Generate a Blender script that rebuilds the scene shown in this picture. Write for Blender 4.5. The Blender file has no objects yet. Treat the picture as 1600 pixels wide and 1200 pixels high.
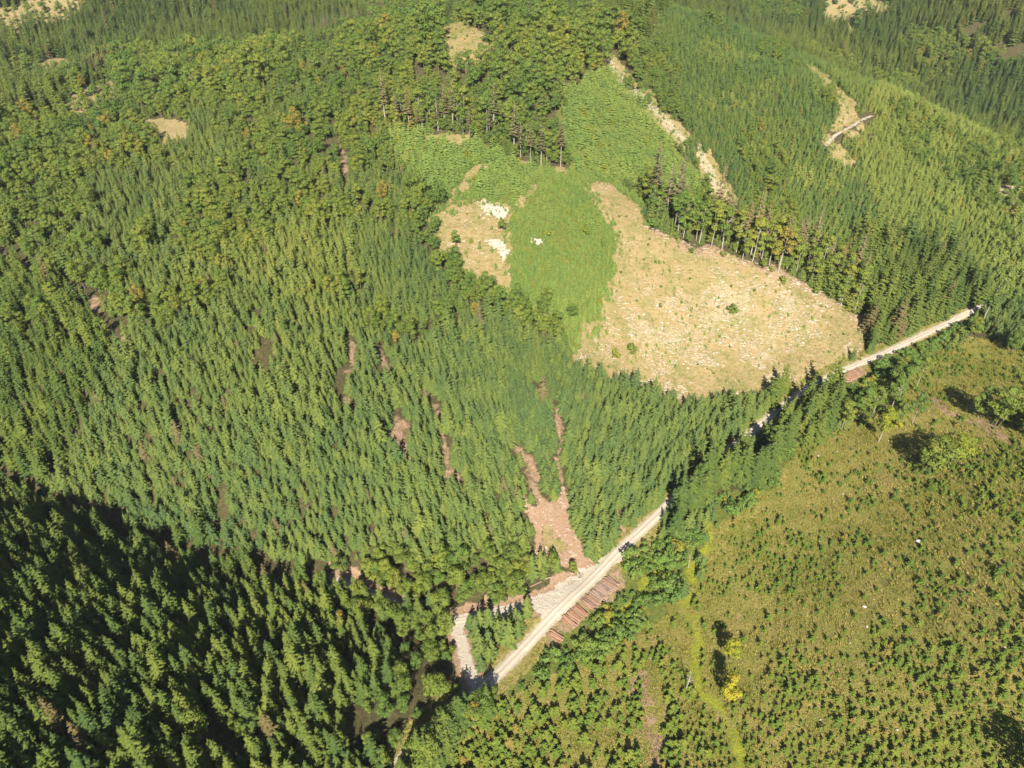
import bpy, bmesh, math, random
import numpy as np
from mathutils import Vector, Matrix
random.seed(3)
RS = np.random.RandomState(11)
R = math.radians
CONTROL = [(-24.9,71.4,1),(-6.1,90.2,0),(8.3,108.5,0),(23.2,127.0,0),(41.9,143.4,0),(63.8,165.2,0),(86.0,186.2,1),(113.3,208.6,2),(149.6,227.9,3),(187.7,250.6,5),(27.0,111.8,-2),(52.0,135.4,-2),(113.4,194.3,0),(40.1,78.3,1),(53.6,93.1,2),(84.4,118.0,6),(68.4,74.9,8),(91.4,71.4,15),(110.5,110.3,16),(111.4,88.8,22),(115.8,152.5,7),(133.8,128.6,19),(149.9,183.4,9),(177.0,194.9,11),(156.5,164.9,14),(61.4,122.6,0),(14.1,74.6,0),(-15.6,107.6,0),(-42.9,115.9,4),(-73.4,126.1,6),(-106.8,133.0,9),(-136.5,145.2,13),(-163.9,157.5,18),(-28.8,83.0,6),(-56.3,85.5,15),(-49.7,65.0,18),(-81.7,86.9,25),(-79.4,62.1,34),(-100.9,80.5,35),(-84.0,54.9,40),(-120.0,108.4,28),(-113.0,72.1,48),(9.2,139.6,7),(-17.8,133.0,9),(10.0,170.5,17),(-29.2,165.8,21),(41.8,173.9,6),(-54.6,149.2,23),(-90.3,148.1,24),(-130.0,159.1,29),(-158.3,179.1,33),(-52.2,196.5,36),(-108.2,210.4,40),(-163.2,233.7,40),(-188.1,235.7,39),(-202.2,206.9,42),(0.0,209.2,28),(-9.4,230.9,31),(22.3,201.7,17),(46.0,203.9,7),(70.3,207.9,4),(110.7,225.7,6),(137.2,236.2,5),(101.8,253.6,27),(51.4,265.3,38),(37.7,288.8,46),(74.2,235.9,17),(16.7,239.6,37),(-7.5,258.8,41),(-30.1,260.3,43),(10.9,295.4,49),(-43.3,322.7,55),(23.2,325.4,57),(-24.9,403.0,80),(-94.9,365.2,60),(-119.2,334.8,54),(-173.9,357.3,50),(-232.0,414.2,50),(-65.9,390.1,69),(-240.2,332.0,46),(-286.4,411.1,44),(62.6,361.5,61),(89.9,435.0,72),(117.0,481.0,77),(50.5,398.7,67),(79.2,320.7,44),(92.7,293.6,31),(125.9,353.8,48),(112.4,293.6,31),(154.2,337.3,38),(138.9,278.5,17),(186.1,329.8,25),(167.4,276.2,12),(199.9,286.3,13),(205.6,263.0,10),(221.9,337.1,22),(225.4,282.4,15),(162.6,430.3,63),(214.2,414.2,50),(236.7,378.0,37),(254.6,340.3,24),(249.0,280.7,22),(250,490,20),(300,440,6),(185,515,32),(335,400,1),(120,585,44),(354,584,2),(430,480,2),(300,640,6),(317,752,38),(420,620,48),(520,640,85),(470,520,16),(230,600,22),(250,900,90),(330,850,60),(60,560,48),(60,640,28),(50,800,60),(0,1000,120),(-120,560,38),(-250,520,34),(-330,560,36),(-300,640,40),(-420,700,75),(-200,800,80),(-600,300,70),(-600,900,90),(650,900,120),(740,500,80),(600,150,60),(-400,-100,90),(400,-120,60),(0,-150,25),(-200,0,60),(200,0,14),(-120,20,40),(260,160,25),(450,300,40)]

# ---------------------------------------------------------------- terrain
H_CAM, PITCH, FPX = 160.0, math.radians(37.4), 1109.0      # camera height over the valley road, downward pitch, focal length for a 1600 px wide frame
_rt = np.random.RandomState(7).rand(256, 256)
def vnoise(x, y, s, seed=0):
    """smooth value noise in 0..1 with cell size s"""
    x = np.asarray(x, float) / s + seed * 17.3; y = np.asarray(y, float) / s + seed * 9.7
    xi = np.floor(x).astype(int); yi = np.floor(y).astype(int)
    fx = x - xi; fy = y - yi
    fx = fx * fx * (3 - 2 * fx); fy = fy * fy * (3 - 2 * fy)
    a = _rt[xi & 255, yi & 255]; b = _rt[(xi + 1) & 255, yi & 255]
    c = _rt[xi & 255, (yi + 1) & 255]; d = _rt[(xi + 1) & 255, (yi + 1) & 255]
    return (a * (1 - fx) + b * fx) * (1 - fy) + (c * (1 - fx) + d * fx) * fy
def fbm(x, y, s, seed=0, o=3):
    r = 0; a = 1; t = 0
    for k in range(o):
        r = r + a * vnoise(x, y, s / 2 ** k, seed + k); t += a; a *= .5
    return r / t
def tps_fit(P, lam):
    n = len(P); d2 = ((P[:, None, :2] - P[None, :, :2]) ** 2).sum(-1) / 1e4
    K = np.where(d2 > 0, d2 * np.log(np.maximum(d2, 1e-12)), 0) + lam * np.eye(n)
    Q = np.c_[np.ones(n), P[:, :2] / 100]
    A = np.block([[K, Q], [Q.T, np.zeros((3, 3))]])
    return np.linalg.solve(A, np.r_[P[:, 2], 0, 0, 0])
def tps_eval(P, w, x, y):
    x = np.asarray(x, float); sh = x.shape; x = x.ravel(); y = np.asarray(y, float).ravel()
    out = np.empty(len(x))
    for i in range(0, len(x), 40000):
        xs = x[i:i + 40000]; ys = y[i:i + 40000]
        d2 = ((xs[:, None] - P[None, :, 0]) ** 2 + (ys[:, None] - P[None, :, 1]) ** 2) / 1e4
        U = d2 * np.log(np.maximum(d2, 1e-12))
        out[i:i + 40000] = U @ w[:-3] + w[-3] + w[-2] * xs / 100 + w[-1] * ys / 100
    return out.reshape(sh)
def seg_dist(x, y, pts):
    """distance to a polyline"""
    d = np.full(np.shape(x), 1e9)
    for (ax, ay), (bx, by) in zip(pts[:-1], pts[1:]):
        ux, uy = bx - ax, by - ay; L = ux * ux + uy * uy + 1e-9
        t = np.clip(((x - ax) * ux + (y - ay) * uy) / L, 0, 1)
        d = np.minimum(d, np.hypot(x - ax - t * ux, y - ay - t * uy))
    return d
TP = np.array(CONTROL, float)
TW = tps_fit(TP, 0.004)
def base_height(x, y):
    x = np.asarray(x, float); y = np.asarray(y, float)
    cx = np.clip(x, -650, 750); cy = np.clip(y, -160, 1100)
    z = np.clip(tps_eval(TP, TW, cx, cy), -12, 170)
    z = z + 11 * (fbm(cx, cy, 85, 11, 2) - .5) * np.clip((z - 9) / 16, 0, 1)          # folds of the slopes
    far = np.hypot(x - cx, y - cy)
    z = z + np.clip(far / 600, 0, 1) * 160 * (fbm(x, y, 700, 3) - .25)
    return z

AREAS = {
    'clearing': [(32.0,291.6),(43.2,288.8),(52.7,276.9),(54.0,265.3),(66.5,259.2),(84.7,257.7),(101.9,251.9),(119.9,254.6),(133.2,250.4),(140.9,243.5),(138.3,227.5),(133.2,220.9),(115.0,210.4),(108.9,208.3),(101.6,204.9),(88.0,198.0),(67.4,192.5),(56.3,194.3),(45.2,197.6),(33.6,199.6),(20.9,197.7),(25.2,212.7),(33.9,220.3),(33.1,227.1),(37.3,235.6),(36.8,246.1),(40.1,255.9),(35.8,265.3),(32.9,279.4)],
    'slash': [(45.3,226.1),(64.2,239.2),(88.2,247.8),(115.8,250.4),(129.1,246.3),(122.8,232.9),(96.2,217.5),(70.9,211.2),(49.1,211.0),(40.9,216.0)],
    'left_clearing': [(-31.6,259.9),(-27.8,263.3),(-22.7,271.3),(-14.4,277.1),(-2.6,273.9),(0.0,261.6),(0.7,246.4),(0.0,240.5),(1.4,231.6),(0.0,218.6),(-8.1,221.8),(-14.3,234.4),(-24.1,242.7),(-28.1,248.5)],
    'outcrop': [(-14.2,272.8),(-7.9,277.3),(-3.1,268.1),(-5.6,261.3),(-12.6,262.4)],
    'outcrop_b': [(-10.9,252.1),(-4.9,251.0),(0.5,244.6),(-1.5,241.2),(-8.3,247.2)],
    'outcrop_c': [(6.2,251.8),(10.6,251.5),(9.8,249.1),(6.9,249.4)],
    'thicket': [(8.1,292.4),(21.9,295.9),(30.5,282.4),(34.4,265.1),(39.6,255.7),(38.1,246.5),(34.8,235.0),(33.5,224.8),(30.1,216.8),(20.4,211.2),(11.4,217.0),(0.0,220.0),(1.2,237.5),(1.3,259.7),(3.1,275.5)],
    'upper_thicket': [(-58.1,323.9),(-29.1,325.8),(-11.3,314.0),(10.9,296.2),(6.5,274.6),(-10.4,274.7),(-17.4,286.5),(-28.1,267.6),(-36.6,278.3),(-49.4,298.2)],
    'brush_gap': [(-17.8,297.4),(-13.8,300.9),(-14.0,291.3),(-21.0,279.5),(-25.6,267.9),(-28.3,270.7),(-22.5,281.7)],
    'brush_gap_b': [(6.9,284.7),(9.6,287.3),(8.3,275.5),(3.1,266.4),(2.1,269.2)],
    'saplings_up': [(24.9,359.5),(51.3,403.8),(63.5,364.6),(76.5,331.8),(90.4,311.9),(79.6,301.5),(56.8,286.7),(40.7,290.7),(24.9,300.3),(20.2,320.8)],
    'meadow_top': [(-38.0,403.4),(-55.4,665.1),(-24.0,419.0),(-10.1,407.8),(-8.1,385.5),(-20.3,366.4),(-31.4,369.1)],
    'meadow_knoll': [(-241.4,389.4),(-242.4,420.2),(-265.9,502.9),(-227.0,438.1),(-210.6,397.5),(-215.0,375.4),(-225.8,369.8)],
    'meadow_small': [(-189.3,371.2),(-159.0,353.1),(-150.8,330.2),(-161.0,327.6),(-175.5,342.7)],
    'tan_tl': [(-405.8,609.7),(-389.7,658.4),(-358.7,675.1),(-345.0,639.2),(-360.7,602.2),(-385.8,570.0)],
    'tan_tl_b': [(-344.3,525.1),(-309.5,534.6),(-275.0,473.7),(-291.6,457.8),(-323.4,485.2)],
    'tan_tr': [(292.4,750.2),(303.1,773.4),(360.6,748.9),(344.7,717.3),(315.5,706.3),(291.1,708.1)],
    'tan_tr_b': [(322.0,682.4),(357.3,680.3),(344.5,671.7),(326.8,672.1)],
    'tan_rc': [(242.9,341.6),(253.0,337.7),(242.7,318.0),(236.4,316.7),(235.2,326.2)],
    'no_tall': [(-27.9,265.4),(-16.4,297.5),(10.9,296.2),(33.0,298.1),(56.1,281.4),(48.5,201.7),(22.0,196.8),(15.6,216.6),(0.0,215.8),(-13.0,230.0),(-26.5,242.2)],
    'road_foot': [(-35.4,60.6),(-28.8,71.6),(-21.6,80.0),(-11.3,88.9),(-5.2,86.7),(-7.5,79.1),(-14.0,72.9),(-18.7,64.1)],
    'tall_edge': [(120.2,250.4),(140.0,240.7),(136.6,225.5),(151.7,233.3),(184.3,248.8),(197.0,254.7),(198.1,281.9),(173.8,293.9),(136.6,278.6)],
    'bare_strip': [(31.5,96.8),(36.2,96.6),(35.3,83.2),(31.6,70.1),(27.5,70.2),(30.1,83.3)],
    'left_dark': [(-226.3,227.6),(-175.5,229.7),(-146.3,205.8),(-114.3,173.2),(-119.4,157.3),(-131.7,141.3),(-184.0,152.0)],
    'glimpse': [(78.8,177.0),(86.1,185.0),(91.5,188.2),(90.3,176.8),(82.0,160.6),(75.9,162.5)],
    'tan_mid': [(48.7,414.3),(59.2,414.1),(64.2,396.8),(58.4,390.3),(51.3,403.8)],
    'red_soil': [(1.1,144.5),(6.5,142.0),(9.3,145.3),(11.5,142.6),(14.8,149.9),(16.8,143.9),(18.6,141.3),(20.3,132.2),(23.6,127.0),(18.4,122.1),(10.9,125.2),(6.7,124.8),(3.9,131.6)],
    'soil_grass': [(7.2,132.9),(12.7,135.0),(15.5,131.4),(14.9,127.3),(8.9,128.3)],
    'red_bank': [(5.1,118.3),(14.0,121.9),(18.3,121.5),(14.7,118.7),(6.8,116.5),(2.6,116.4)],
    'red_bank_b': [(-15.0,110.1),(-10.1,114.5),(-4.2,115.4),(-5.8,111.1),(-13.2,108.8)],
    'red_bank_c': [(28.7,143.3),(31.4,143.8),(31.7,135.4),(29.0,134.2)],
    'red_track': [(-51.3,120.5),(-44.5,120.7),(-42.1,118.2),(-43.9,116.9)],
    'hedge_soil': [(148.3,200.2),(149.9,183.5),(153.9,170.1),(155.8,160.9),(154.2,158.4),(149.5,168.7),(146.6,184.7),(145.6,196.8)],
    'junction': [(4.4,116.0),(13.8,119.7),(23.3,128.1),(28.8,132.5),(30.4,130.1),(21.6,118.1),(10.9,108.3),(6.6,108.9)],
    'plantation': [(-25.6,59.2),(-15.6,74.8),(-4.5,85.6),(7.7,92.7),(26.1,103.7),(40.5,111.7),(51.4,123.9),(57.0,139.9),(74.9,152.8),(97.2,173.3),(116.2,184.4),(137.1,199.3),(154.0,216.4),(184.6,234.3),(192.6,212.6),(203.4,186.7),(202.1,122.8),(127.6,34.1),(-22.0,36.7)],
    'riparian': [(-5.8,89.8),(9.9,107.7),(19.0,117.8),(29.3,129.6),(40.0,140.6),(43.3,135.0),(56.1,139.4),(56.9,132.8),(48.8,124.0),(42.1,111.7),(26.1,103.7),(7.7,93.0),(-2.2,86.5)],
    'riparian_b': [(62.9,153.2),(75.3,154.1),(92.1,173.6),(98.8,176.6),(82.7,156.2),(67.6,146.7),(61.8,142.0)],
    'riparian_c': [(114.4,189.7),(113.1,205.8),(127.4,214.9),(142.8,223.4),(162.8,235.4),(189.2,251.1),(188.1,238.6),(154.0,216.4),(137.6,200.4),(119.6,187.7)],
    'roadside_spruce': [(43.7,136.1),(54.2,152.7),(68.2,165.9),(83.5,176.9),(96.7,188.5),(112.0,197.0),(114.0,188.6),(103.9,174.6),(88.2,161.5),(78.9,153.2),(61.1,152.4),(48.8,138.7)],
    'roadside_upper': [(89.0,193.1),(94.5,204.8),(106.6,210.1),(108.6,207.0),(93.7,193.4)],
    'island': [(-12.8,105.8),(-1.7,111.1),(5.4,112.1),(6.9,108.1),(0.0,98.8),(-6.8,91.8),(-10.9,95.9)],
    'big_stand': [(-200.8,155.3),(-162.7,154.6),(-135.4,142.8),(-104.8,128.7),(-72.9,124.5),(-50.8,117.8),(-40.1,113.7),(-26.3,108.7),(-15.5,105.9),(-12.5,100.8),(-9.8,88.5),(-21.4,78.0),(-28.1,66.6),(-34.2,45.0),(-113.7,34.5)],
    'ravine_leaf': [(-65.5,122.5),(-51.3,120.5),(-41.3,122.5),(-27.8,124.5),(-10.5,124.9),(2.6,124.4),(4.8,118.9),(-6.8,115.7),(-16.6,110.1),(-26.6,111.8),(-40.5,116.5),(-50.8,117.8)],
    'edge_leaf': [(-41.8,277.7),(-32.9,264.8),(-26.8,247.0),(-14.3,234.4),(0.0,215.1),(16.0,213.9),(20.1,204.4),(4.4,206.3),(-13.7,217.5),(-25.9,231.4),(-36.3,245.4),(-42.9,263.9)],
    'right_face': [(74.9,428.8),(182.5,725.9),(272.9,648.2),(324.9,562.2),(260.2,339.3),(242.6,270.2),(211.6,237.2),(191.7,253.9),(161.1,257.7),(137.6,272.6),(104.7,283.0),(92.9,308.7),(78.1,332.4),(64.4,371.9)],
    'right_light': [(304.6,612.6),(328.5,548.9),(260.2,339.3),(231.3,266.3),(202.1,255.3),(190.9,278.1),(171.3,305.1),(165.2,342.8)],
    'summit': [(-121.2,610.6),(-56.1,691.3),(19.0,464.1),(72.0,435.3),(68.3,402.7),(51.6,407.3),(24.9,359.5),(20.6,330.7),(-12.1,350.2),(-50.6,370.7),(-89.9,374.6)],
    'summit_left': [(-282.1,511.4),(-249.1,647.2),(-159.6,578.7),(-114.8,382.4),(-150.6,367.9),(-179.1,369.9),(-215.8,401.8)],
    'central': [(-52.0,181.0),(0.0,215.1),(22.2,201.2),(45.9,203.8),(73.3,199.1),(87.9,193.0),(46.5,148.4),(21.4,126.7),(6.9,119.4),(-10.3,120.3),(-31.4,126.0),(-44.0,148.0)],
    'mature_tr': [(415.2,753.0),(477.7,680.3),(414.7,456.0),(384.6,514.6),(387.0,606.4),(374.3,646.4)],
    'mature_tl': [(-404.7,556.0),(-387.3,620.3),(-339.5,644.2),(-264.7,708.2),(-257.4,622.3),(-318.4,560.4),(-232.5,384.9),(-279.4,356.8)],
}
LINES = {
    'road': [(-25.6,69.2),(-21.9,76.1),(-14.7,83.6),(-7.3,89.7),(0.0,97.6),(8.2,107.1),(18.1,117.7),(28.9,129.9),(41.8,143.0),(54.2,155.9),(69.2,170.5),(85.8,185.6),(99.9,198.8),(113.2,208.3),(128.0,216.8),(143.2,224.6),(163.4,236.7),(188.3,250.9),(195.4,253.9)],
    'spur': [(13.7,116.3),(7.6,113.6),(-1.7,111.1),(-9.1,109.3),(-15.7,108.0),(-24.8,109.6),(-33.3,112.6),(-41.7,115.7),(-46.0,117.1)],
    'loop': [(-15.7,108.0),(-12.6,103.1),(-11.3,96.7),(-8.9,90.9),(-7.3,89.7)],
    'side_track': [(152.1,343.7),(158.1,351.4),(164.1,356.6),(172.0,362.9),(178.8,369.6),(185.3,374.3)],
    'path': [(62.7,154.0),(59.4,144.1),(54.4,133.4),(47.9,121.9),(46.1,111.4),(46.7,99.5),(46.4,88.8),(48.0,77.6),(47.5,68.5)],
    'path_b': [(23.1,106.8),(31.7,114.9),(42.5,123.1)],
    'ravine_gap': [(-156.4,148.7),(-143.9,145.5),(-131.3,140.3),(-118.1,134.6),(-105.2,129.4),(-86.1,124.3),(-72.7,123.7),(-61.6,120.8),(-52.6,118.6)],
    'strip_mid': [(51.9,410.7),(58.7,392.9),(64.4,371.9),(74.4,350.4),(87.2,330.7),(96.0,309.3)],
    'strip_right': [(168.2,439.2),(170.7,397.2),(173.5,378.4),(171.3,365.3),(159.2,348.0),(158.0,338.3)],
    'soil_edge': [(54.5,265.4),(66.4,258.6),(84.6,257.0),(101.8,251.3),(120.1,253.3),(133.4,249.1),(139.5,241.5)],
    'gap_a': [(-53.9,191.3),(-50.6,176.4),(-49.0,162.7)],
    'gap_b': [(-41.8,189.4),(-37.9,178.9)],
    'gap_c': [(-27.1,174.9),(-21.2,160.6),(-16.4,148.1)],
    'gap_d': [(-34.9,165.1),(-32.3,150.2)],
    'gap_e': [(7.3,183.8),(11.9,176.4),(13.7,161.3)],
    'gap_f': [(-78.7,321.6),(-66.3,276.6)],
    'gap_g': [(0.0,160.2),(9.3,143.4)],
    'gap_h': [(15.1,156.4),(15.4,145.5)],
    'gap_i': [(-166.0,221.1),(-146.8,206.8),(-127.8,189.1),(-114.5,173.9)],
    'gap_j': [(-188.8,237.4),(-175.5,229.7),(-166.0,221.1)],
    'row_a': [(-57.2,331.7),(-49.7,327.8),(-38.2,323.1),(-29.0,324.4),(-16.5,316.8),(-7.2,321.9)],
    'row_b': [(-4.2,312.5),(3.4,309.3),(8.8,300.0),(15.4,298.5),(20.6,303.0)],
    'row_c': [(56.0,268.5),(66.5,259.2),(79.6,258.3),(92.0,254.9),(103.0,250.6),(118.1,253.6),(132.1,251.4),(140.3,241.7)],
    'row_base': [(-59.2,328.4),(-46.4,323.6),(-28.8,321.4),(-11.4,315.0),(0.0,304.2),(10.4,295.1),(21.9,296.9)],
    'meadow_edge': [(114.1,183.6),(121.0,191.2),(126.3,189.9),(135.1,195.6),(144.7,204.0)],
    'row_d': [(-159.4,620.9),(-141.5,609.1),(-121.9,614.8),(-104.7,636.7)],
    'row_e': [(-265.0,468.9),(-262.6,476.5),(-261.6,485.4)],
    'hedge': [(151.1,178.5),(153.1,173.6),(156.3,169.3),(158.6,164.0)],
}
SPOTS = {
    'bush_green': (-21.4,246.7),
    'bush_olive': (-3.5,255.6),
    'bush_round': (84.7,234.3),
    'bush_low': (43.4,212.4),
    'bush_yellow': (37.2,208.2),
    'thick_leaf': (12.2,219.5),
    'thick_b': (21.9,216.8),
    'tuft_a': (13.9,252.8),
    'tuft_b': (28.3,254.1),
    'bush_edge': (57.0,264.2),
    'bush_d': (35.1,249.8),
    'bush_e': (102.1,250.4),
    'bush_f': (107.3,248.3),
    'pair_tree': (126.2,154.0),
    'pair_b': (132.8,156.4),
    'yellow_tree': (50.2,86.7),
    'lime_tree': (53.1,96.8),
    'corner_tree': (99.7,60.2),
    'dead_small': (41.4,90.1),
    'pine_lean': (190.7,243.9),
    'far_round': (188.0,219.7),
    'birch_a': (119.6,187.7),
    'birch_b': (120.1,173.5),
    'birch_c': (128.4,179.8),
    'birch_d': (134.0,181.0),
    'soil_bush': (0.0,119.8),
    'soil_bush_b': (-4.3,119.6),
    'bank_leaf_a': (-18.3,109.9),
    'bank_leaf_b': (-23.6,114.7),
    'bank_leaf_c': (-12.2,114.4),
    'bank_leaf_d': (-33.3,119.3),
    'dead_bank': (-44.8,112.4),
    'soil_oak': (10.9,123.4),
    'soil_oak_b': (16.7,123.6),
    'dark_leaf': (-2.6,120.6),
    'pile_a0': (28.1,122.0),
    'pile_a1': (19.8,113.2),
    'pile_b0': (18.9,112.3),
    'pile_b1': (13.9,107.6),
    'pile_c0': (11.9,105.0),
    'pile_c1': (10.5,103.3),
    'pile_d0': (131.4,214.2),
    'pile_d1': (121.3,208.5),
    'white_stone': (25.0,115.9),
    'soil_log_a': (6.5,119.0),
    'soil_log_b': (10.1,120.9),
    'stone_a': (108.6,124.9),
    'stone_b': (87.2,106.1),
    'dead_trunk_a': (49.5,127.4),
    'dead_trunk_b': (-25.2,261.6),
}

# ---------------------------------------------------------------- camera, world, sun, exposure
scene = bpy.context.scene
col = scene.collection
cam_d = bpy.data.cameras.new('camera'); cam = bpy.data.objects.new('camera', cam_d); col.objects.link(cam)
cam_d.sensor_fit = 'HORIZONTAL'; cam_d.sensor_width = 36.0; cam_d.lens = 36.0 * FPX / 1600
cam_d.clip_start = 1.0; cam_d.clip_end = 12000
cam.location = (0, 0, H_CAM); cam.rotation_euler = (math.pi / 2 - PITCH, 0, 0)
scene.camera = cam
SUN_EL, SUN_AZ = 39.69, 2.68               # the sun stands straight behind the camera; light travels towards azimuth SUN_AZ (clockwise from +Y)
w = bpy.data.worlds.new('World'); scene.world = w; w.use_nodes = True
nt = w.node_tree; bg = nt.nodes['Background']
sky = nt.nodes.new('ShaderNodeTexSky'); sky.sky_type = 'NISHITA'; sky.sun_disc = False
sky.sun_elevation = R(SUN_EL); sky.sun_rotation = R(180 + SUN_AZ); sky.altitude = 600; sky.air_density = 1.0; sky.dust_density = 1.0
nt.links.new(sky.outputs[0], bg.inputs[0]); bg.inputs[1].default_value = 0.05
sd = bpy.data.lights.new('sun', 'SUN'); sd.energy = 5.0; sd.angle = R(0.53); sd.color = (1.0, 0.93, 0.80)
so = bpy.data.objects.new('sun', sd); col.objects.link(so); so.location = (0, -50, 300)
so.rotation_euler = Vector((math.sin(R(SUN_AZ)) * math.cos(R(SUN_EL)), math.cos(R(SUN_AZ)) * math.cos(R(SUN_EL)), -math.sin(R(SUN_EL)))).to_track_quat('-Z', 'Y').to_euler()
vs = scene.view_settings; vs.view_transform = 'Standard'; vs.look = 'None'; vs.gamma = 1.0; vs.use_curve_mapping = False
vs.exposure = 1.55
scene.cycles.max_bounces = 5; scene.cycles.diffuse_bounces = 3; scene.cycles.transmission_bounces = 2; scene.cycles.volume_bounces = 0

# ---------------------------------------------------------------- helpers
def tag(o, label=None, cat=None, group=None, kind=None):
    if label: o['label'] = label
    if cat: o['category'] = cat
    if group: o['group'] = group
    if kind: o['kind'] = kind
    return o
def mesh_obj(name, me, parent=None):
    o = bpy.data.objects.new(name, me); col.objects.link(o)
    if parent is not None: o.parent = parent
    return o
def empty(name, loc, rz=0.0, sc=(1, 1, 1)):
    o = bpy.data.objects.new(name, None); col.objects.link(o); o.empty_display_size = .5
    o.location = loc; o.rotation_euler = (0, 0, rz); o.scale = sc
    return o
def np_mesh(name, V, F, mats, mi=None, val=None, smooth=False):
    """V (n,3), F list of equal-size index rows or list of arrays"""
    me = bpy.data.meshes.new(name)
    groups = F if isinstance(F, list) else [F]
    groups = [np.asarray(g, dtype=np.int32) for g in groups if len(g)]
    me.vertices.add(len(V)); me.vertices.foreach_set('co', np.asarray(V, dtype=np.float32).ravel())
    loops = np.concatenate([g.ravel() for g in groups]); sizes = np.concatenate([np.full(len(g), g.shape[1], np.int32) for g in groups])
    me.loops.add(len(loops)); me.loops.foreach_set('vertex_index', loops)
    me.polygons.add(len(sizes)); me.polygons.foreach_set('loop_start', np.r_[0, np.cumsum(sizes)[:-1]].astype(np.int32))
    for m in mats: me.materials.append(m)
    if mi is not None: me.polygons.foreach_set('material_index', np.asarray(mi, dtype=np.int32))
    me.polygons.foreach_set('use_smooth', np.full(len(sizes), smooth))
    if val is not None:
        a = me.attributes.new('tone', 'FLOAT', 'POINT'); a.data.foreach_set('value', np.asarray(val, dtype=np.float32))
    me.update(calc_edges=True); me.validate()
    return me
class MB:
    """collects quads / tubes into one mesh"""
    def __init__(s): s.v = []; s.q = []; s.t = []; s.n = 0
    def quads(s, P, tone=None):            # P (k,4,3)
        P = np.asarray(P, float); k = len(P)
        s.v.append(P.reshape(-1, 3)); s.q.append(np.arange(k * 4).reshape(k, 4) + s.n); s.n += 4 * k
        s.t.append(np.repeat(tone if tone is not None else np.full(k, .5), 4))
    def tube(s, pts, rad, n=6, tone=.5, cap=True):
        pts = np.asarray(pts, float); m = len(pts); V = []
        for i in range(m):
            d = pts[min(i + 1, m - 1)] - pts[max(i - 1, 0)]; d /= np.linalg.norm(d) + 1e-9
            a = np.cross(d, [0.3, .9, .2]); a /= np.linalg.norm(a) + 1e-9; b = np.cross(d, a)
            for k in range(n):
                th = 2 * math.pi * k / n; V.append(pts[i] + rad[i] * (a * math.cos(th) + b * math.sin(th)))
        q = [[i * n + k, i * n + (k + 1) % n, (i + 1) * n + (k + 1) % n, (i + 1) * n + k] for i in range(m - 1) for k in range(n)]
        if cap:
            for e in (0, m - 1):
                V.append(pts[e]); c = len(V) - 1
                q += [[c, e * n + k, e * n + (k + 1) % n, c] for k in range(0)]
        s.v.append(np.array(V)); s.q.append(np.array(q) + s.n); s.n += len(V); s.t.append(np.full(len(V), tone))
    def mesh(s, name, mat, smooth=False):
        return np_mesh(name, np.concatenate(s.v), np.concatenate(s.q), [mat], val=np.concatenate(s.t), smooth=smooth)

# ---------------------------------------------------------------- materials
def new_mat(name):
    m = bpy.data.materials.new(name); m.use_nodes = True
    n = m.node_tree.nodes; l = m.node_tree.links; b = n['Principled BSDF']
    b.inputs['Roughness'].default_value = .85; b.inputs['Specular IOR Level'].default_value = .15
    return m, n, l, b
def ramp(n, stops):
    r = n.new('ShaderNodeValToRGB'); e = r.color_ramp.elements
    while len(e) < len(stops): e.new(.5)
    for i, (p, c) in enumerate(stops): e[i].position = p; e[i].color = (*c, 1)
    return r
def noise(n, l, scale, detail=4, coord=None, rough=.6):
    t = n.new('ShaderNodeTexNoise'); t.inputs['Scale'].default_value = scale; t.inputs['Detail'].default_value = detail; t.inputs['Roughness'].default_value = rough
    if coord is not None: l.new(coord, t.inputs['Vector'])
    return t.outputs['Fac']
def math_n(n, l, op, a, b=None, clamp=False):
    m = n.new('ShaderNodeMath'); m.operation = op; m.use_clamp = clamp
    for i, v in enumerate((a, b)):
        if v is None: continue
        if isinstance(v, (int, float)): m.inputs[i].default_value = v
        else: l.new(v, m.inputs[i])
    return m.outputs[0]
def mix(n, l, f, a, b, mode='MIX'):
    m = n.new('ShaderNodeMixRGB'); m.blend_type = mode
    for s, v in ((0, f), (1, a), (2, b)):
        if isinstance(v, (int, float)): m.inputs[s].default_value = v
        elif isinstance(v, tuple): m.inputs[s].default_value = (*v, 1)
        else: l.new(v, m.inputs[s])
    return m.outputs[0]
def leaf_mat(name, stops, accent=None, transl=.14, patch=.012):
    """foliage: every tree, every spray and slow patches of the stand differ in tone"""
    m, n, l, b = new_mat(name)
    oi = n.new('ShaderNodeObjectInfo'); at = n.new('ShaderNodeAttribute'); at.attribute_name = 'tone'; geo = n.new('ShaderNodeNewGeometry')
    big = noise(n, l, patch, 3, geo.outputs['Position'])
    f = math_n(n, l, 'ADD', math_n(n, l, 'MULTIPLY', oi.outputs['Random'], .45), math_n(n, l, 'MULTIPLY', at.outputs['Fac'], .35))
    f = math_n(n, l, 'ADD', f, math_n(n, l, 'MULTIPLY', math_n(n, l, 'SUBTRACT', big, .5), 1.3), True)
    f = math_n(n, l, 'ADD', f, .1, True)
    r = ramp(n, stops); l.new(f, r.inputs[0]); c = r.outputs[0]
    if accent:
        g = math_n(n, l, 'GREATER_THAN', math_n(n, l, 'FRACT', math_n(n, l, 'MULTIPLY', oi.outputs['Random'], 37.7)), accent[1])
        c = mix(n, l, g, c, accent[0])
    l.new(c, b.inputs['Base Color'])
    tr = n.new('ShaderNodeBsdfTranslucent'); l.new(c, tr.inputs[0])
    ms = n.new('ShaderNodeMixShader'); ms.inputs[0].default_value = transl
    l.new(b.outputs[0], ms.inputs[1]); l.new(tr.outputs[0], ms.inputs[2]); l.new(ms.outputs[0], n['Material Output'].inputs[0])
    return m
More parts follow.
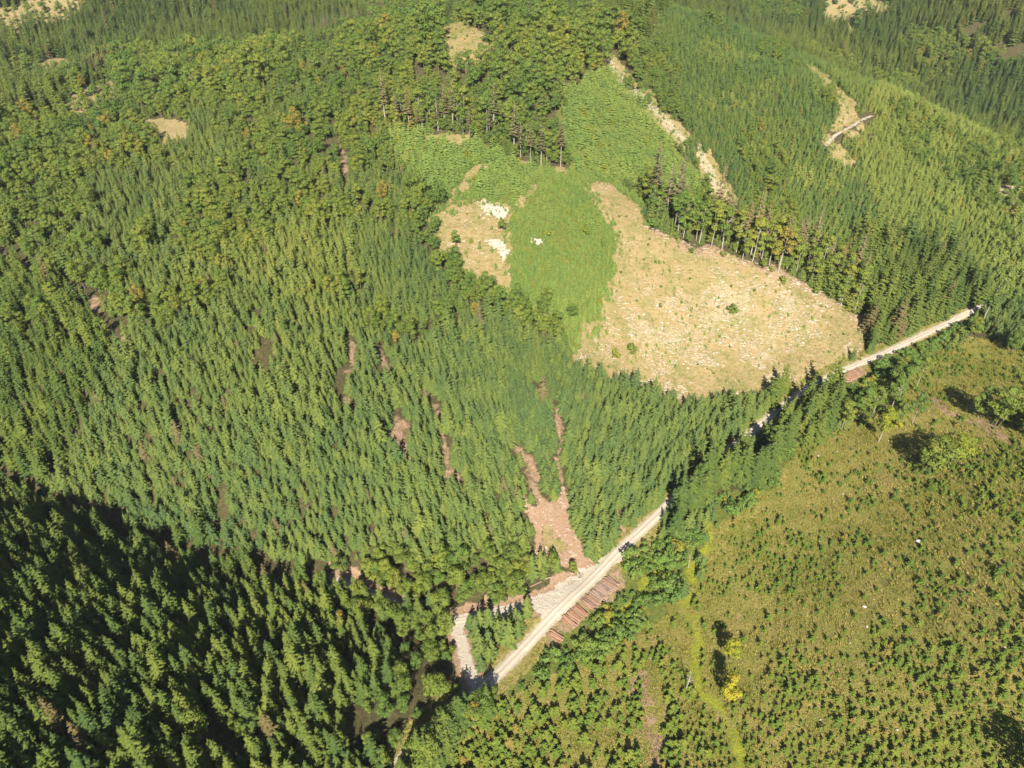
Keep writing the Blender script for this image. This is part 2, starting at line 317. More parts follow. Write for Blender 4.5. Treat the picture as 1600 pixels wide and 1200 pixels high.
def flat_mat(name, c1, c2, scale=2.0, bump=0.0):
    m, n, l, b = new_mat(name)
    tc = n.new('ShaderNodeTexCoord'); oi = n.new('ShaderNodeObjectInfo')
    f = noise(n, l, scale, 5, tc.outputs['Object'])
    f = math_n(n, l, 'ADD', math_n(n, l, 'MULTIPLY', math_n(n, l, 'SUBTRACT', f, .5), 1.6), math_n(n, l, 'ADD', math_n(n, l, 'MULTIPLY', oi.outputs['Random'], .6), .2), True)
    l.new(mix(n, l, f, c1, c2), b.inputs['Base Color'])
    if bump:
        bp = n.new('ShaderNodeBump'); bp.inputs['Strength'].default_value = bump; l.new(f, bp.inputs['Height']); l.new(bp.outputs[0], b.inputs['Normal'])
    return m
M = {}
M['spruce'] = leaf_mat('spruce_needles', [(0, (.034, .064, .020)), (.35, (.060, .092, .020)), (.65, (.088, .116, .020)), (1, (.135, .144, .026))], ((.11, .09, .035), .985))
M['light_spruce'] = leaf_mat('light_spruce_needles', [(0, (.044, .080, .030)), (.4, (.078, .114, .030)), (.7, (.108, .140, .030)), (1, (.158, .170, .034))], ((.12, .105, .045), .99))
M['young'] = leaf_mat('young_conifer_needles', [(0, (.044, .084, .028)), (.4, (.070, .112, .028)), (.7, (.10, .138, .028)), (1, (.15, .168, .034))], ((.13, .12, .03), .985))
M['young_light'] = leaf_mat('light_young_needles', [(0, (.092, .132, .030)), (.5, (.135, .168, .034)), (1, (.185, .20, .042))], ((.18, .15, .03), .98))
M['thicket'] = leaf_mat('thicket_needles', [(0, (.085, .14, .034)), (.5, (.125, .178, .038)), (1, (.175, .205, .044))], ((.14, .15, .02), .97))
M['leaf'] = leaf_mat('broad_leaves', [(0, (.052, .098, .020)), (.35, (.078, .120, .022)), (.65, (.110, .140, .022)), (1, (.165, .165, .024))], ((.17, .14, .025), .975))
M['green_leaf'] = leaf_mat('green_shrub_leaves', [(0, (.050, .105, .026)), (.5, (.086, .138, .026)), (1, (.150, .170, .026))], ((.16, .15, .02), .93))
M['yellow_leaf'] = leaf_mat('yellow_leaves', [(0, (.13, .14, .016)), (.5, (.22, .20, .016)), (1, (.33, .25, .018))])
M['lime_leaf'] = leaf_mat('lime_leaves', [(0, (.08, .12, .014)), (.5, (.15, .17, .016)), (1, (.22, .20, .018))])
M['sapling'] = leaf_mat('sapling_needles', [(0, (.050, .092, .016)), (.5, (.088, .124, .018)), (1, (.145, .158, .024))], ((.16, .13, .03), .94))
M['grey_crown'] = leaf_mat('thin_grey_crown', [(0, (.075, .078, .036)), (.5, (.115, .100, .050)), (1, (.17, .125, .055))], None, .15)
M['tussock'] = leaf_mat('grass_tussock', [(0, (.16, .160, .034)), (.5, (.24, .212, .052)), (1, (.34, .265, .088))], None, .3, .03)
M['green_tussock'] = leaf_mat('green_grass_tussock', [(0, (.10, .125, .018)), (.5, (.165, .165, .024)), (1, (.23, .20, .04))], None, .3, .03)
M['bark'] = flat_mat('bark', (.075, .052, .036), (.16, .12, .09), 3)
M['pale_bark'] = flat_mat('pale_bark', (.18, .155, .125), (.33, .30, .25), 3)
M['dead_wood'] = flat_mat('weathered_wood', (.20, .18, .15), (.36, .33, .285), 4)
M['log'] = flat_mat('fresh_log_bark', (.13, .065, .04), (.29, .165, .10), 3, .2)
M['log_end'] = flat_mat('sawn_log_end', (.40, .26, .15), (.52, .36, .22), 6)
M['old_log'] = flat_mat('old_log_bark', (.13, .09, .07), (.25, .175, .135), 3, .2)
M['stone'] = flat_mat('limestone', (.26, .235, .19), (.42, .385, .33), 1.5, .5)
M['slash'] = flat_mat('bleached_branches', (.24, .20, .15), (.46, .40, .33), 2)

# ---------------------------------------------------------------- ground sheet
def grow(a, s, far):
    out = []; x = a; d = s
    while abs(x) < far: x += d; d *= 1.09; out.append(x)
    return out
gx = np.array(sorted(grow(-262, -1.1, 4500) + list(np.arange(-262, 282.1, 1.0)) + grow(282, 1.1, 4500)))
gy = np.array(sorted(grow(20, -1.3, 1500) + list(np.arange(20, 470.1, 1.0)) + grow(470, 1.1, 5000)))
GX, GY = np.meshgrid(gx, gy)
# heights: the smooth hills first on a coarse lattice, then small relief and the roads graded into them
cxs = gx[::3] if gx[::3][-1] == gx[-1] else np.r_[gx[::3], gx[-1]]
cys = gy[::3] if gy[::3][-1] == gy[-1] else np.r_[gy[::3], gy[-1]]
CX, CY = np.meshgrid(cxs, cys); CZ = base_height(CX, CY)
def bil(xs, ys, Z, x, y):
    i = np.clip(np.searchsorted(xs, x) - 1, 0, len(xs) - 2); j = np.clip(np.searchsorted(ys, y) - 1, 0, len(ys) - 2)
    fx = np.clip((x - xs[i]) / (xs[i + 1] - xs[i]), 0, 1); fy = np.clip((y - ys[j]) / (ys[j + 1] - ys[j]), 0, 1)
    return (Z[j, i] * (1 - fx) + Z[j, i + 1] * fx) * (1 - fy) + (Z[j + 1, i] * (1 - fx) + Z[j + 1, i + 1] * fx) * fy
GZ = bil(cxs, cys, CZ, GX, GY)
near = (np.abs(GX) < 420) & (GY < 900) & (GY > -100)
def refine(pts, step=1.5):
    P = np.array(pts, float)
    for _ in range(2):                                    # Chaikin smoothing keeps the ends
        Q = np.empty((2 * len(P) - 2, 2)); Q[0::2] = P[:-1] * .75 + P[1:] * .25; Q[1::2] = P[:-1] * .25 + P[1:] * .75
        P = np.r_[P[:1], Q, P[-1:]]
    d = np.r_[0, np.cumsum(np.hypot(*np.diff(P, axis=0).T))]
    n = max(2, int(d[-1] / step)); t = np.linspace(0, d[-1], n)
    return np.c_[np.interp(t, d, P[:, 0]), np.interp(t, d, P[:, 1])]
ROAD = refine(LINES['road']); SPUR = refine(LINES['spur']); LOOP = refine(LINES['loop']); SIDE = refine(LINES['side_track']); PATH = refine(LINES['path'])
def near_line(pts, reach):
    P = np.asarray(pts); return (GX > P[:, 0].min() - reach) & (GX < P[:, 0].max() + reach) & (GY > P[:, 1].min() - reach) & (GY < P[:, 1].max() + reach)
GZ = GZ + np.where(near, 1.6 * (fbm(GX, GY, 26, 1) - .5) + .9 * (fbm(GX, GY, 7, 5) - .5), 0)
DIST = {}
for key, pts, half in (('road', ROAD, 2.1), ('spur', SPUR, 1.7), ('loop', LOOP, 1.6), ('side', SIDE, 1.6)):
    m = near_line(pts, 14); d = np.full(GX.shape, 1e3)
    d[m] = seg_dist(GX[m], GY[m], [tuple(p) for p in pts[::2]] + [tuple(pts[-1])]); DIST[key] = d
    pz = bil(cxs, cys, CZ, pts[:, 0], pts[:, 1]); k = np.ones(9) / 9
    pz = np.convolve(np.pad(pz, 4, mode='edge'), k, mode='valid')
    ii = np.where(d < half + 5.5)
    if len(ii[0]):
        near_i = np.argmin((GX[ii][:, None] - pts[None, :, 0]) ** 2 + (GY[ii][:, None] - pts[None, :, 1]) ** 2, axis=1)
        f = np.clip((d[ii] - half) / 5.5, 0, 1); f = f * f * (3 - 2 * f)
        GZ[ii] = GZ[ii] * f + pz[near_i] * (1 - f)
def ground_z(x, y): return bil(gx, gy, GZ, np.asarray(x, float), np.asarray(y, float))

def inside(poly, x, y):
    x = np.asarray(x); y = np.asarray(y); P = np.asarray(poly); r = np.zeros(x.shape, bool)
    bb = (x >= P[:, 0].min()) & (x <= P[:, 0].max()) & (y >= P[:, 1].min()) & (y <= P[:, 1].max())
    if not bb.any(): return r
    xs = x[bb]; ys = y[bb]; c = np.zeros(xs.shape, bool); j = len(P) - 1
    for i in range(len(P)):
        xi, yi = P[i]; xj, yj = P[j]
        cond = ((yi > ys) != (yj > ys)) & (xs < (xj - xi) * (ys - yi) / ((yj - yi) if yj != yi else 1e-9) + xi)
        c ^= cond; j = i
    r[bb] = c
    return r
def warped(x, y, a=3.0, s=9.0):
    return x + a * 2 * (fbm(x, y, s, 21) - .5), y + a * 2 * (fbm(x, y, s, 33) - .5)
WX, WY = warped(GX, GY, 4.5, 8.0)
def area(*names):
    r = np.zeros(GX.shape, bool)
    for nme in names: r |= inside(AREAS[nme], WX, WY)
    return r
def line_mask(name, half, amp=1.0):
    pts = LINES[name]; m = near_line(pts, half + 4); r = np.zeros(GX.shape); 
    r[m] = np.clip(half + .5 - seg_dist(WX[m], WY[m], pts), 0, 1)
    return r
TAN = area('clearing', 'left_clearing', 'brush_gap', 'brush_gap_b', 'meadow_top', 'meadow_knoll', 'meadow_small', 'tan_tl', 'tan_tl_b', 'tan_tr', 'tan_tr_b', 'tan_rc', 'tan_mid', 'soil_grass').astype(float)
ROWBASE = line_mask('row_base', 3.2) * np.clip((fbm(GX, GY, 6, 25) - .42) * 8, 0, 1)
TAN = np.maximum(TAN, ROWBASE)
STRIPS = np.maximum(line_mask('strip_mid', 7.0), line_mask('strip_right', 6.5)) * np.clip((fbm(GX, GY, 5, 27) - .33) * 9, 0, 1)
TAN = np.maximum(TAN, STRIPS)
PLANT = area('plantation').astype(float)
SHRUB = area('riparian', 'riparian_b', 'riparian_c', 'thicket', 'upper_thicket', 'saplings_up', 'no_tall').astype(float) * (1 - TAN)
SOIL = area('red_soil', 'red_bank', 'red_bank_b', 'red_bank_c', 'red_track', 'hedge_soil', 'bare_strip').astype(float)
SOIL = np.maximum(SOIL, line_mask('soil_edge', 2.6) * np.clip((fbm(GX, GY, 4, 29) - .3) * 3, 0, .6))
for gname in 'abcdefghij': SOIL = np.maximum(SOIL, line_mask('gap_' + gname, 1.6) * .7 * np.clip((fbm(GX, GY, 6, 19) - .25) * 4, .15, .9))
for a_, b_ in (('pile_a0', 'pile_a1'), ('pile_b0', 'pile_b1'), ('pile_c0', 'pile_c1'), ('pile_d0', 'pile_d1')):
    m = near_line([SPOTS[a_], SPOTS[b_]], 8); SOIL[m] = np.maximum(SOIL[m], np.clip(3.2 - seg_dist(WX[m], WY[m], [SPOTS[a_], SPOTS[b_]]), 0, .62))
SOIL = SOIL * np.where(area('bare_strip'), np.clip((fbm(GX, GY, 4, 31) - .35) * 3, 0, .75), 1)
SOIL_CUT = np.maximum.reduce([SOIL] + [line_mask('gap_' + gname, 2.1) for gname in 'abcdefghij'])
SOIL = np.maximum(SOIL, np.clip(4.2 - DIST['spur'], 0, 1)); SOIL = np.maximum(SOIL, np.clip(3.6 - DIST['loop'], 0, 1))
ROCK = area('outcrop', 'outcrop_b', 'outcrop_c').astype(float)
ROCK = np.maximum(ROCK, np.where(area('slash'), np.clip(1.1 * fbm(GX, GY, 7, 85) - .34, 0, .36), 0)); ROCK = np.maximum(ROCK, .45 * line_mask('strip_mid', 3.5)); ROCK = np.maximum(ROCK, .4 * area('tan_rc'))
GRAVEL = area('junction').astype(float); GRAVEL = np.maximum(GRAVEL, .75 * np.clip(2.3 - DIST['road'], 0, 1)); GRAVEL = np.maximum(GRAVEL, np.clip(2.2 - DIST['spur'], 0, 1)); GRAVEL = np.maximum(GRAVEL, np.clip(2.0 - DIST['loop'], 0, 1)); GRAVEL = np.maximum(GRAVEL, .62 * np.clip(1.7 - DIST['side'], 0, 1))
VERGE = np.clip((5.5 - DIST['road']) / 1.5, 0, 1) * (1 - SOIL)
LUSH = np.maximum(line_mask('path', 1.4), line_mask('path_b', 1.1)) * np.clip((fbm(GX, GY, 4, 37) - .15) * 3, .25, 1)
SOIL = np.where(area('soil_grass'), 0, SOIL)
def grid_mesh():
    ny, nx = GX.shape
    idx = np.arange(ny * nx).reshape(ny, nx)
    F = np.stack([idx[:-1, :-1], idx[:-1, 1:], idx[1:, 1:], idx[1:, :-1]], -1).reshape(-1, 4)
    me = np_mesh('ground', np.c_[GX.ravel(), GY.ravel(), GZ.ravel()], F, [], smooth=True)
    for nme, arr in (('tan', TAN), ('plant', PLANT), ('shrub', SHRUB), ('soil', SOIL), ('rock', ROCK), ('gravel', GRAVEL), ('verge', VERGE), ('lush', LUSH)):
        a = me.attributes.new(nme, 'FLOAT', 'POINT'); a.data.foreach_set('value', arr.astype(np.float32).ravel())
    return me
def ground_mat():
    m, n, l, b = new_mat('ground_cover')
    geo = n.new('ShaderNodeNewGeometry'); P = geo.outputs['Position']
    n1 = noise(n, l, .9, 6, P, .7); n2 = noise(n, l, .12, 5, P, .65); n3 = noise(n, l, 3.2, 5, P, .75); n4 = noise(n, l, .35, 4, P, .6)
    def at(k):
        a = n.new('ShaderNodeAttribute'); a.attribute_name = k; return a.outputs['Fac']
    def edge(f, soft=.28, src=n1):                        # ragged edge to a cover patch
        e = math_n(n, l, 'ADD', f, math_n(n, l, 'MULTIPLY', math_n(n, l, 'SUBTRACT', src, .5), 1.3))
        mr = n.new('ShaderNodeMapRange'); l.new(e, mr.inputs[0]); mr.inputs[1].default_value = .5 - soft; mr.inputs[2].default_value = .5 + soft; return mr.outputs[0]
    def r(src, stops):
        q = ramp(n, stops); l.new(src, q.inputs[0]); return q.outputs[0]
    floor = r(n1, [(.3, (.030, .034, .012)), (.5, (.060, .055, .022)), (.7, (.105, .075, .040))])
    tan = mix(n, l, .5, r(n1, [(.32, (.145, .120, .050)), (.5, (.225, .178, .080)), (.68, (.31, .25, .130))]), r(n2, [(.35, (.15, .15, .046)), (.5, (.235, .178, .080)), (.64, (.30, .21, .115))]))
    tan = mix(n, l, r(n4, [(.54, (0, 0, 0)), (.68, (.6, .6, .6))]), tan, (.11, .125, .034))
    plant = mix(n, l, .55, r(n3, [(.3, (.12, .125, .026)), (.5, (.185, .170, .040)), (.72, (.28, .225, .070))]), r(n2, [(.35, (.125, .150, .026)), (.5, (.19, .178, .042)), (.66, (.265, .20, .068))]))
    plant = mix(n, l, r(n4, [(.6, (0, 0, 0)), (.7, (.55, .55, .55))]), plant, (.34, .225, .115))
    shrub = r(n1, [(.3, (.055, .085, .018)), (.5, (.095, .115, .022)), (.7, (.16, .15, .035))])
    soil = mix(n, l, .6, r(n1, [(.3, (.17, .095, .055)), (.5, (.27, .175, .11)), (.7, (.37, .255, .17))]), r(n3, [(.35, (.17, .105, .065)), (.65, (.35, .24, .16))]))
    rock = r(n1, [(.35, (.26, .21, .14)), (.5, (.40, .35, .28)), (.7, (.54, .50, .44))])
    gravel = mix(n, l, .5, r(n1, [(.3, (.33, .285, .215)), (.7, (.44, .385, .31))]), r(n3, [(.35, (.31, .265, .205)), (.65, (.46, .405, .335))]))
    verge = r(n1, [(.3, (.12, .12, .028)), (.55, (.24, .20, .07)), (.75, (.38, .28, .14))])
    lush = r(n1, [(.3, (.15, .175, .020)), (.6, (.23, .235, .024)), (.8, (.29, .25, .04))])
    c = floor
    for k, cc, s, src in (('shrub', shrub, .25, n1), ('plant', plant, .3, n4), ('tan', tan, .2, n1), ('verge', verge, .3, n1), ('lush', lush, .35, n1), ('soil', soil, .25, n1), ('rock', rock, .22, n3), ('gravel', gravel, .2, n1)):
        c = mix(n, l, edge(at(k), s, src), c, cc)
    l.new(c, b.inputs['Base Color']); b.inputs['Roughness'].default_value = .95
    bp = n.new('ShaderNodeBump'); bp.inputs['Strength'].default_value = .9; bp.inputs['Distance'].default_value = .5
    l.new(math_n(n, l, 'ADD', n3, math_n(n, l, 'MULTIPLY', n1, 1.2)), bp.inputs['Height']); l.new(bp.outputs[0], b.inputs['Normal'])
    return m
gme = grid_mesh(); gme.materials.append(ground_mat())
ground = mesh_obj('ground', gme); tag(ground, 'hilly ground under forest, clearings and plantation', 'ground', None, 'structure')

# ---------------------------------------------------------------- gravel road
def road_mat():
    m, n, l, b = new_mat('pale_gravel')
    geo = n.new('ShaderNodeNewGeometry'); P = geo.outputs['Position']; at = n.new('ShaderNodeAttribute'); at.attribute_name = 'across'
    n1 = noise(n, l, 1.2, 6, P, .7); n2 = noise(n, l, 6, 4, P, .7); n0 = noise(n, l, .22, 3, P)
    a = math_n(n, l, 'ADD', at.outputs['Fac'], math_n(n, l, 'MULTIPLY', math_n(n, l, 'SUBTRACT', n1, .5), .35))
    q = ramp(n, [(0, (.20, .18, .10)), (.13, (.26, .23, .16)), (.30, (.42, .38, .32)), (.52, (.43, .39, .335)), (.66, (.33, .285, .22)), (.85, (.25, .205, .125)), (1, (.17, .15, .06))]); l.new(a, q.inputs[0])
    c = mix(n, l, .35, q.outputs[0], ramp_of(n, l, n2, [(.3, (.25, .215, .17)), (.7, (.46, .415, .35))]))
    c = mix(n, l, math_n(n, l, 'MULTIPLY', math_n(n, l, 'POWER', n0, 2.0), 1.3, True), c, (.27, .225, .17))
    l.new(c, b.inputs['Base Color'])
    bp = n.new('ShaderNodeBump'); bp.inputs['Strength'].default_value = .5; bp.inputs['Distance'].default_value = .15; l.new(n2, bp.inputs['Height']); l.new(bp.outputs[0], b.inputs['Normal'])
    return m
def ramp_of(n, l, src, stops):
    q = ramp(n, stops); l.new(src, q.inputs[0]); return q.outputs[0]
def strip(name, pts, half, mat, lift):
    P = np.asarray(pts); T = np.gradient(P, axis=0); T /= np.linalg.norm(T, axis=1)[:, None]; N = np.c_[-T[:, 1], T[:, 0]]
    us = np.linspace(-1, 1, 9); V = []; ac = []
    for i in range(len(P)):
        hl = half * (1 + .34 * (vnoise(i * 1.5, 0, 4, 2) - .5)); hr = half * (1 + .34 * (vnoise(i * 1.5, 40, 4, 3) - .5))
        for u in us:
            p = P[i] + N[i] * u * (hl if u > 0 else hr)
            V.append((p[0], p[1], float(ground_z(p[0], p[1])) + lift * (1 - .75 * u * u))); ac.append(abs(u))
    k = len(us); F = [[i * k + j, (i + 1) * k + j, (i + 1) * k + j + 1, i * k + j + 1] for i in range(len(P) - 1) for j in range(k - 1)]
    me = np_mesh(name, np.array(V), np.array(F), [mat], smooth=True)
    a = me.attributes.new('across', 'FLOAT', 'POINT'); a.data.foreach_set('value', np.array(ac, dtype=np.float32))
    return mesh_obj(name, me)
RM = road_mat()
tag(strip('gravel_road', ROAD, 1.45, RM, .14), 'pale gravel forest road along the valley', 'road', None, 'structure')
tag(strip('side_track', SPUR[8:], 1.1, RM, .10), 'narrow gravel track running up the ravine from the junction', 'track', None, 'structure')

# ---------------------------------------------------------------- tree meshes
def quad_rows(a, b, wa, wb, side):
    """strips from points a to b (k,3) with half-widths along unit vectors side (k,3)"""
    return np.stack([a - side * wa[:, None], a + side * wa[:, None], b + side * wb[:, None], b - side * wb[:, None]], 1)
def spruce_crown(seed, H, Rad, wh, nb, bare, mat, taper=.8, twigs=3, droop=.35, thin=1.0, top_r=.1):
    rs = np.random.RandomState(seed); mb = MB()
    A = []; T = []
    for t in np.linspace(bare, .985, wh):
        k = max(4, int(round(nb * (1 - .35 * t))))
        az = rs.rand() * 6.28 + np.arange(k) * 6.28 / k + rs.uniform(-.35, .35, k)
        keep = rs.rand(k) < thin; az = az[keep]
        if not len(az): continue
        r = (Rad * (1 - (t - bare) / (1 - bare)) ** taper + top_r) * rs.uniform(.72, 1.18, len(az))
        A.append(np.c_[az, r, np.full(len(az), t * H) + rs.uniform(-.5, .5, len(az)) * H / wh]); T.append(rs.rand(len(az)))
    A = np.concatenate(A); T = np.concatenate(T); az, r, z = A.T
    d = np.c_[np.cos(az), np.sin(az), np.zeros(len(az))]; sd_ = np.c_[-np.sin(az), np.cos(az), np.zeros(len(az))]
    up = np.array([0, 0, 1.0])
    p0 = d * (r * .04)[:, None] + up * z[:, None]
    p1 = d * (r * .55)[:, None] + up * (z - droop * r * .42)[:, None]
    p2 = d * r[:, None] + up * (z - droop * r * .62)[:, None]
    w0, w1, w2 = r * .10 + .04, r * .20 + .07, r * .03 + .02
    for s in (-1, 1):                                     # each branch is a shallow roof of two wings
        ed = sd_ * s * .92 - up * .38
        mb.quads(np.stack([p0, p0 + ed * w0[:, None], p1 + ed * w1[:, None] * 1.25, p1], 1), T)
        mb.quads(np.stack([p1, p1 + ed * w1[:, None] * 1.25, p2 + ed * w2[:, None], p2], 1), T * .8 + .2)
    for q in range(twigs):                                # side twigs break the edge of the branch
        f = rs.uniform(.3, .95, len(az)); s = rs.choice([-1, 1], len(az)); base = p1 * (1 - (f - .3))[:, None] + p2 * (f - .3)[:, None]
        dr = d * .55 + sd_ * s[:, None] * .8 - up * .25; L = r * rs.uniform(.22, .42, len(az))
        tip = base + dr * L[:, None]; sv = np.cross(dr, up); sv /= np.linalg.norm(sv, axis=1)[:, None]
        mb.quads(quad_rows(base, tip, r * .08 + .03, r * .02 + .01, sv), np.clip(T + rs.uniform(-.25, .25, len(az)), 0, 1))
    k = 5; az = np.arange(k) * 6.28 / k                   # leader
    a = np.tile([0, 0, H * .93], (k, 1)); b_ = np.c_[np.cos(az) * .05, np.sin(az) * .05, np.full(k, H)]
    mb.quads(quad_rows(a, b_, np.full(k, .16), np.full(k, .02), np.c_[-np.sin(az), np.cos(az), np.zeros(k)]), np.full(k, .8))
    return mb
def leaf_crown(seed, H, Rad, base, lumps, per, size, flat=1.0):
    """broadleaf crown: leaf sprays over many uneven lumps, gaps between them"""
    rs = np.random.RandomState(seed); mb = MB(); cz = base + (H - base) * .5; hz = (H - base) * .5
    for i in range(lumps):
        th = rs.rand() * 6.28; ph = rs.uniform(-.75, 1.0); rr = math.sqrt(max(0, 1 - ph * ph)) * rs.uniform(.35, .85)
        c = np.array([math.cos(th) * Rad * rr, math.sin(th) * Rad * rr, cz + hz * ph * .78])
        lr = Rad * rs.uniform(.26, .50); k = int(per * (lr / (Rad * .38)) ** 2)
        v = rs.normal(size=(k, 3)); v[:, 2] = np.abs(v[:, 2]) * .9 - .25; v /= np.linalg.norm(v, axis=1)[:, None]
        p = c + v * lr * rs.uniform(.7, 1.1, k)[:, None] * np.array([1, 1, .8 * flat])
        nn = v + rs.normal(size=(k, 3)) * .28; nn[:, 2] += .25; nn /= np.linalg.norm(nn, axis=1)[:, None]
        a = np.cross(nn, rs.normal(size=(k, 3))); a /= np.linalg.norm(a, axis=1)[:, None]; b_ = np.cross(nn, a)
        s = size * rs.uniform(.55, 1.25, k)[:, None]; e = rs.uniform(.5, .9, k)[:, None]
        tone = np.clip(rs.rand() * .6 + rs.uniform(0, .4, k), 0, 1)
        mb.quads(np.stack([p - a * s * .5, p + b_ * s * .5 * e, p + a * s * .5, p - b_ * s * .5 * e], 1), tone)
    return mb
def trunk_mb(seed, H, r0, lean=.0, top=.9, limbs=0, lim_r=2.0):
    rs = np.random.RandomState(seed); mb = MB(); k = 5
    zz = np.linspace(-.6, H * top, k); xy = np.cumsum(rs.uniform(-.12, .12, (k, 2)), 0) + np.c_[zz * lean, zz * 0]
    mb.tube(np.c_[xy, zz], r0 * (1 - np.linspace(0, .85, k)), 6, rs.rand())
    for i in range(limbs):
        t = rs.uniform(.35, .8); z = H * t; a = rs.rand() * 6.28; L = lim_r * rs.uniform(.5, .9)
        p = np.array([np.interp(z, zz, xy[:, 0]), np.interp(z, zz, xy[:, 1]), z]); e = p + np.array([math.cos(a) * L, math.sin(a) * L, L * .8])
        mb.tube([p, (p + e) / 2 + [0, 0, .15 * L], e], [r0 * .4, r0 * .28, r0 * .08], 4, rs.rand())
    return mb
class Kind:
    """variants of one kind of tree: separate crown and trunk meshes, and one joined mesh for the uncounted wood"""
    def __init__(s, name): s.name = name; s.v = []
    def add(s, crown, trunk, cm, tm, h):
        cme = crown.mesh(s.name + '_crown', M[cm]); tme = trunk.mesh(s.name + '_trunk', M[tm]) if trunk else None
        V = [np.concatenate(crown.v)]; F = [np.concatenate(crown.q)]; t = [np.concatenate(crown.t)]; mi = [np.zeros(len(F[0]), int)]; mats = [M[cm]]
        if trunk:
            V.append(np.concatenate(trunk.v)); q = np.concatenate(trunk.q); F.append(q + len(V[0])); t.append(np.concatenate(trunk.t)); mi.append(np.ones(len(q), int)); mats.append(M[tm])
        jme = np_mesh(s.name + '_whole', np.concatenate(V), np.concatenate(F), mats, np.concatenate(mi), np.concatenate(t))
        s.v.append((cme, tme, jme, h)); return s
K = {}
k = K['spruce_tree'] = Kind('spruce')
for i in range(6): h = (14, 16, 13, 17, 12.5, 15)[i]; k.add(spruce_crown(100 + i, h, (3.0, 3.2, 2.8, 3.4, 3.0, 2.7)[i], 15, 9, .12, 'spruce', .72, 4), trunk_mb(i, h, .2), 'spruce', 'bark', h)
k = K['plantation_spruce'] = Kind('light_spruce')
for i in range(6): h = (7.6, 9.0, 7.0, 9.6, 6.6, 8.4)[i]; k.add(spruce_crown(200 + i, h, (2.05, 2.1, 2.0, 2.4, 1.8, 2.25)[i], 11, 9, .12, 'light_spruce', .68, 3), trunk_mb(20 + i, h, .15), 'light_spruce', 'bark', h)
k = K['young_conifer'] = Kind('young_conifer')
for i in range(7): h = (3.7, 4.1, 3.3, 4.5, 3.5, 4.1, 3.8)[i]; k.add(spruce_crown(300 + i, h, (1.3, 1.4, 1.25, 1.45, 1.45, 1.55, 1.35)[i], 9, 7, .06, 'young', (.6 if i < 4 else .48), 1), trunk_mb(120 + i, h, .09), 'young' if i < 4 else 'young_light', 'bark', h)
k = K['thicket_conifer'] = Kind('thicket_conifer')
for i in range(4): h = (2.4, 2.0, 2.9, 2.2)[i]; k.add(spruce_crown(400 + i, h, (1.05, 1.0, 1.15, 1.1)[i], 7, 7, .05, 'thicket', .5, 1), trunk_mb(140 + i, h, .05), 'thicket', 'bark', h)
k = K['broadleaf_tree'] = Kind('broadleaf')
for i in range(6): h = (13, 15, 12, 16, 11, 14)[i]; rr = (3.3, 3.9, 3.0, 4.3, 3.2, 3.5)[i]; k.add(leaf_crown(500 + i, h, rr, h * .1, 18, 95, .62), trunk_mb(50 + i, h, .24, .0, .75, 4, rr), 'leaf', 'bark', h)
k = K['leafy_shrub'] = Kind('leafy_shrub')
for i in range(5): h = (3.2, 2.4, 4.2, 2.8, 3.6)[i]; rr = (1.7, 1.5, 2.0, 1.8, 1.6)[i]; k.add(leaf_crown(600 + i, h, rr, .1, 8, 42, .5), trunk_mb(70 + i, h, .07, .0, .6, 3, rr), 'green_leaf', 'bark', h)
k = K['spruce_sapling'] = Kind('sapling')
for i in range(5): h = (1.7, 1.4, 2.1, 1.2, 1.9)[i]; c_ = spruce_crown(700 + i, h, (.72, .66, .85, .6, .75)[i], 7, 6, .03, 'sapling', .55, 1, .1, 1.0, .12); c_.tube([[0, 0, -.1], [0, 0, h * .5], [0, 0, h * .97]], [.09, .07, .03], 5); k.add(c_, None, 'sapling', 'bark', h)
k = K['old_tree'] = Kind('old_tree')
for i in range(5): h = (24, 22, 26, 20, 23)[i]; k.add(spruce_crown(800 + i, h, (2.2, 2.5, 2.4, 2.0, 2.3)[i], 18, 7, (.45, .4, .5, .35, .42)[i], 'grey_crown', .55, 2, .3, .85), trunk_mb(80 + i, h, .27, (0, .01, -.01, .02, 0)[i], .97), 'grey_crown', 'pale_bark', h)
k = K['edge_tree'] = Kind('edge_tree')
for i in range(4): h = (16, 18, 15, 19)[i]; rr = (3.0, 3.3, 2.8, 3.4)[i]; k.add(leaf_crown(900 + i, h, rr, h * .16, 18, 90, .62), trunk_mb(90 + i, h, .22, (.02, -.01, .03, 0)[i], .8, 5, rr), 'leaf', 'pale_bark', h)
k = K['dead_tree'] = Kind('dead_tree')

# ---------------------------------------------------------------- where things grow
CAMF = np.array([0, math.cos(PITCH), -math.sin(PITCH)]); CAMU = np.array([0, math.sin(PITCH), math.cos(PITCH)])
def frame_pos(x, y, z):
    q = np.c_[x, y, z - H_CAM]; d = q @ CAMF; return q[:, 0] / d * FPX / 800, (q @ CAMU) / d * FPX / 600, d
def in_reach(x, y, z, m):
    u, v, d = frame_pos(x, y, z); return (d > 5) & (np.abs(u) < 1 + m) & (v < 1.03 + m * .5) & (v > -1 - m * 1.3)
def scatter(x0, x1, y0, y1, sp, seed):
    rs = np.random.RandomState(seed); xs = np.arange(x0, x1, sp); ys = np.arange(y0, y1, sp * .9)
    X, Y = np.meshgrid(xs, ys); X = X + (np.arange(len(ys)) % 2)[:, None] * sp * .5
    X = X + rs.uniform(-.36, .36, X.shape) * sp; Y = Y + rs.uniform(-.36, .36, Y.shape) * sp
    return X.ravel(), Y.ravel()
def lut(A): return lambda x, y: bil(gx, gy, A, x, y)
OPEN = np.maximum.reduce([TAN, PLANT, SOIL_CUT, area('junction').astype(float), area('riparian', 'riparian_b', 'riparian_c').astype(float), np.clip(3.2 - DIST['road'], 0, 1), line_mask('ravine_gap', 2.6), np.clip(4.5 - DIST['side'], 0, 1), np.clip(2.4 - DIST['spur'], 0, 1), np.clip(2.8 - DIST['loop'], 0, 1)])
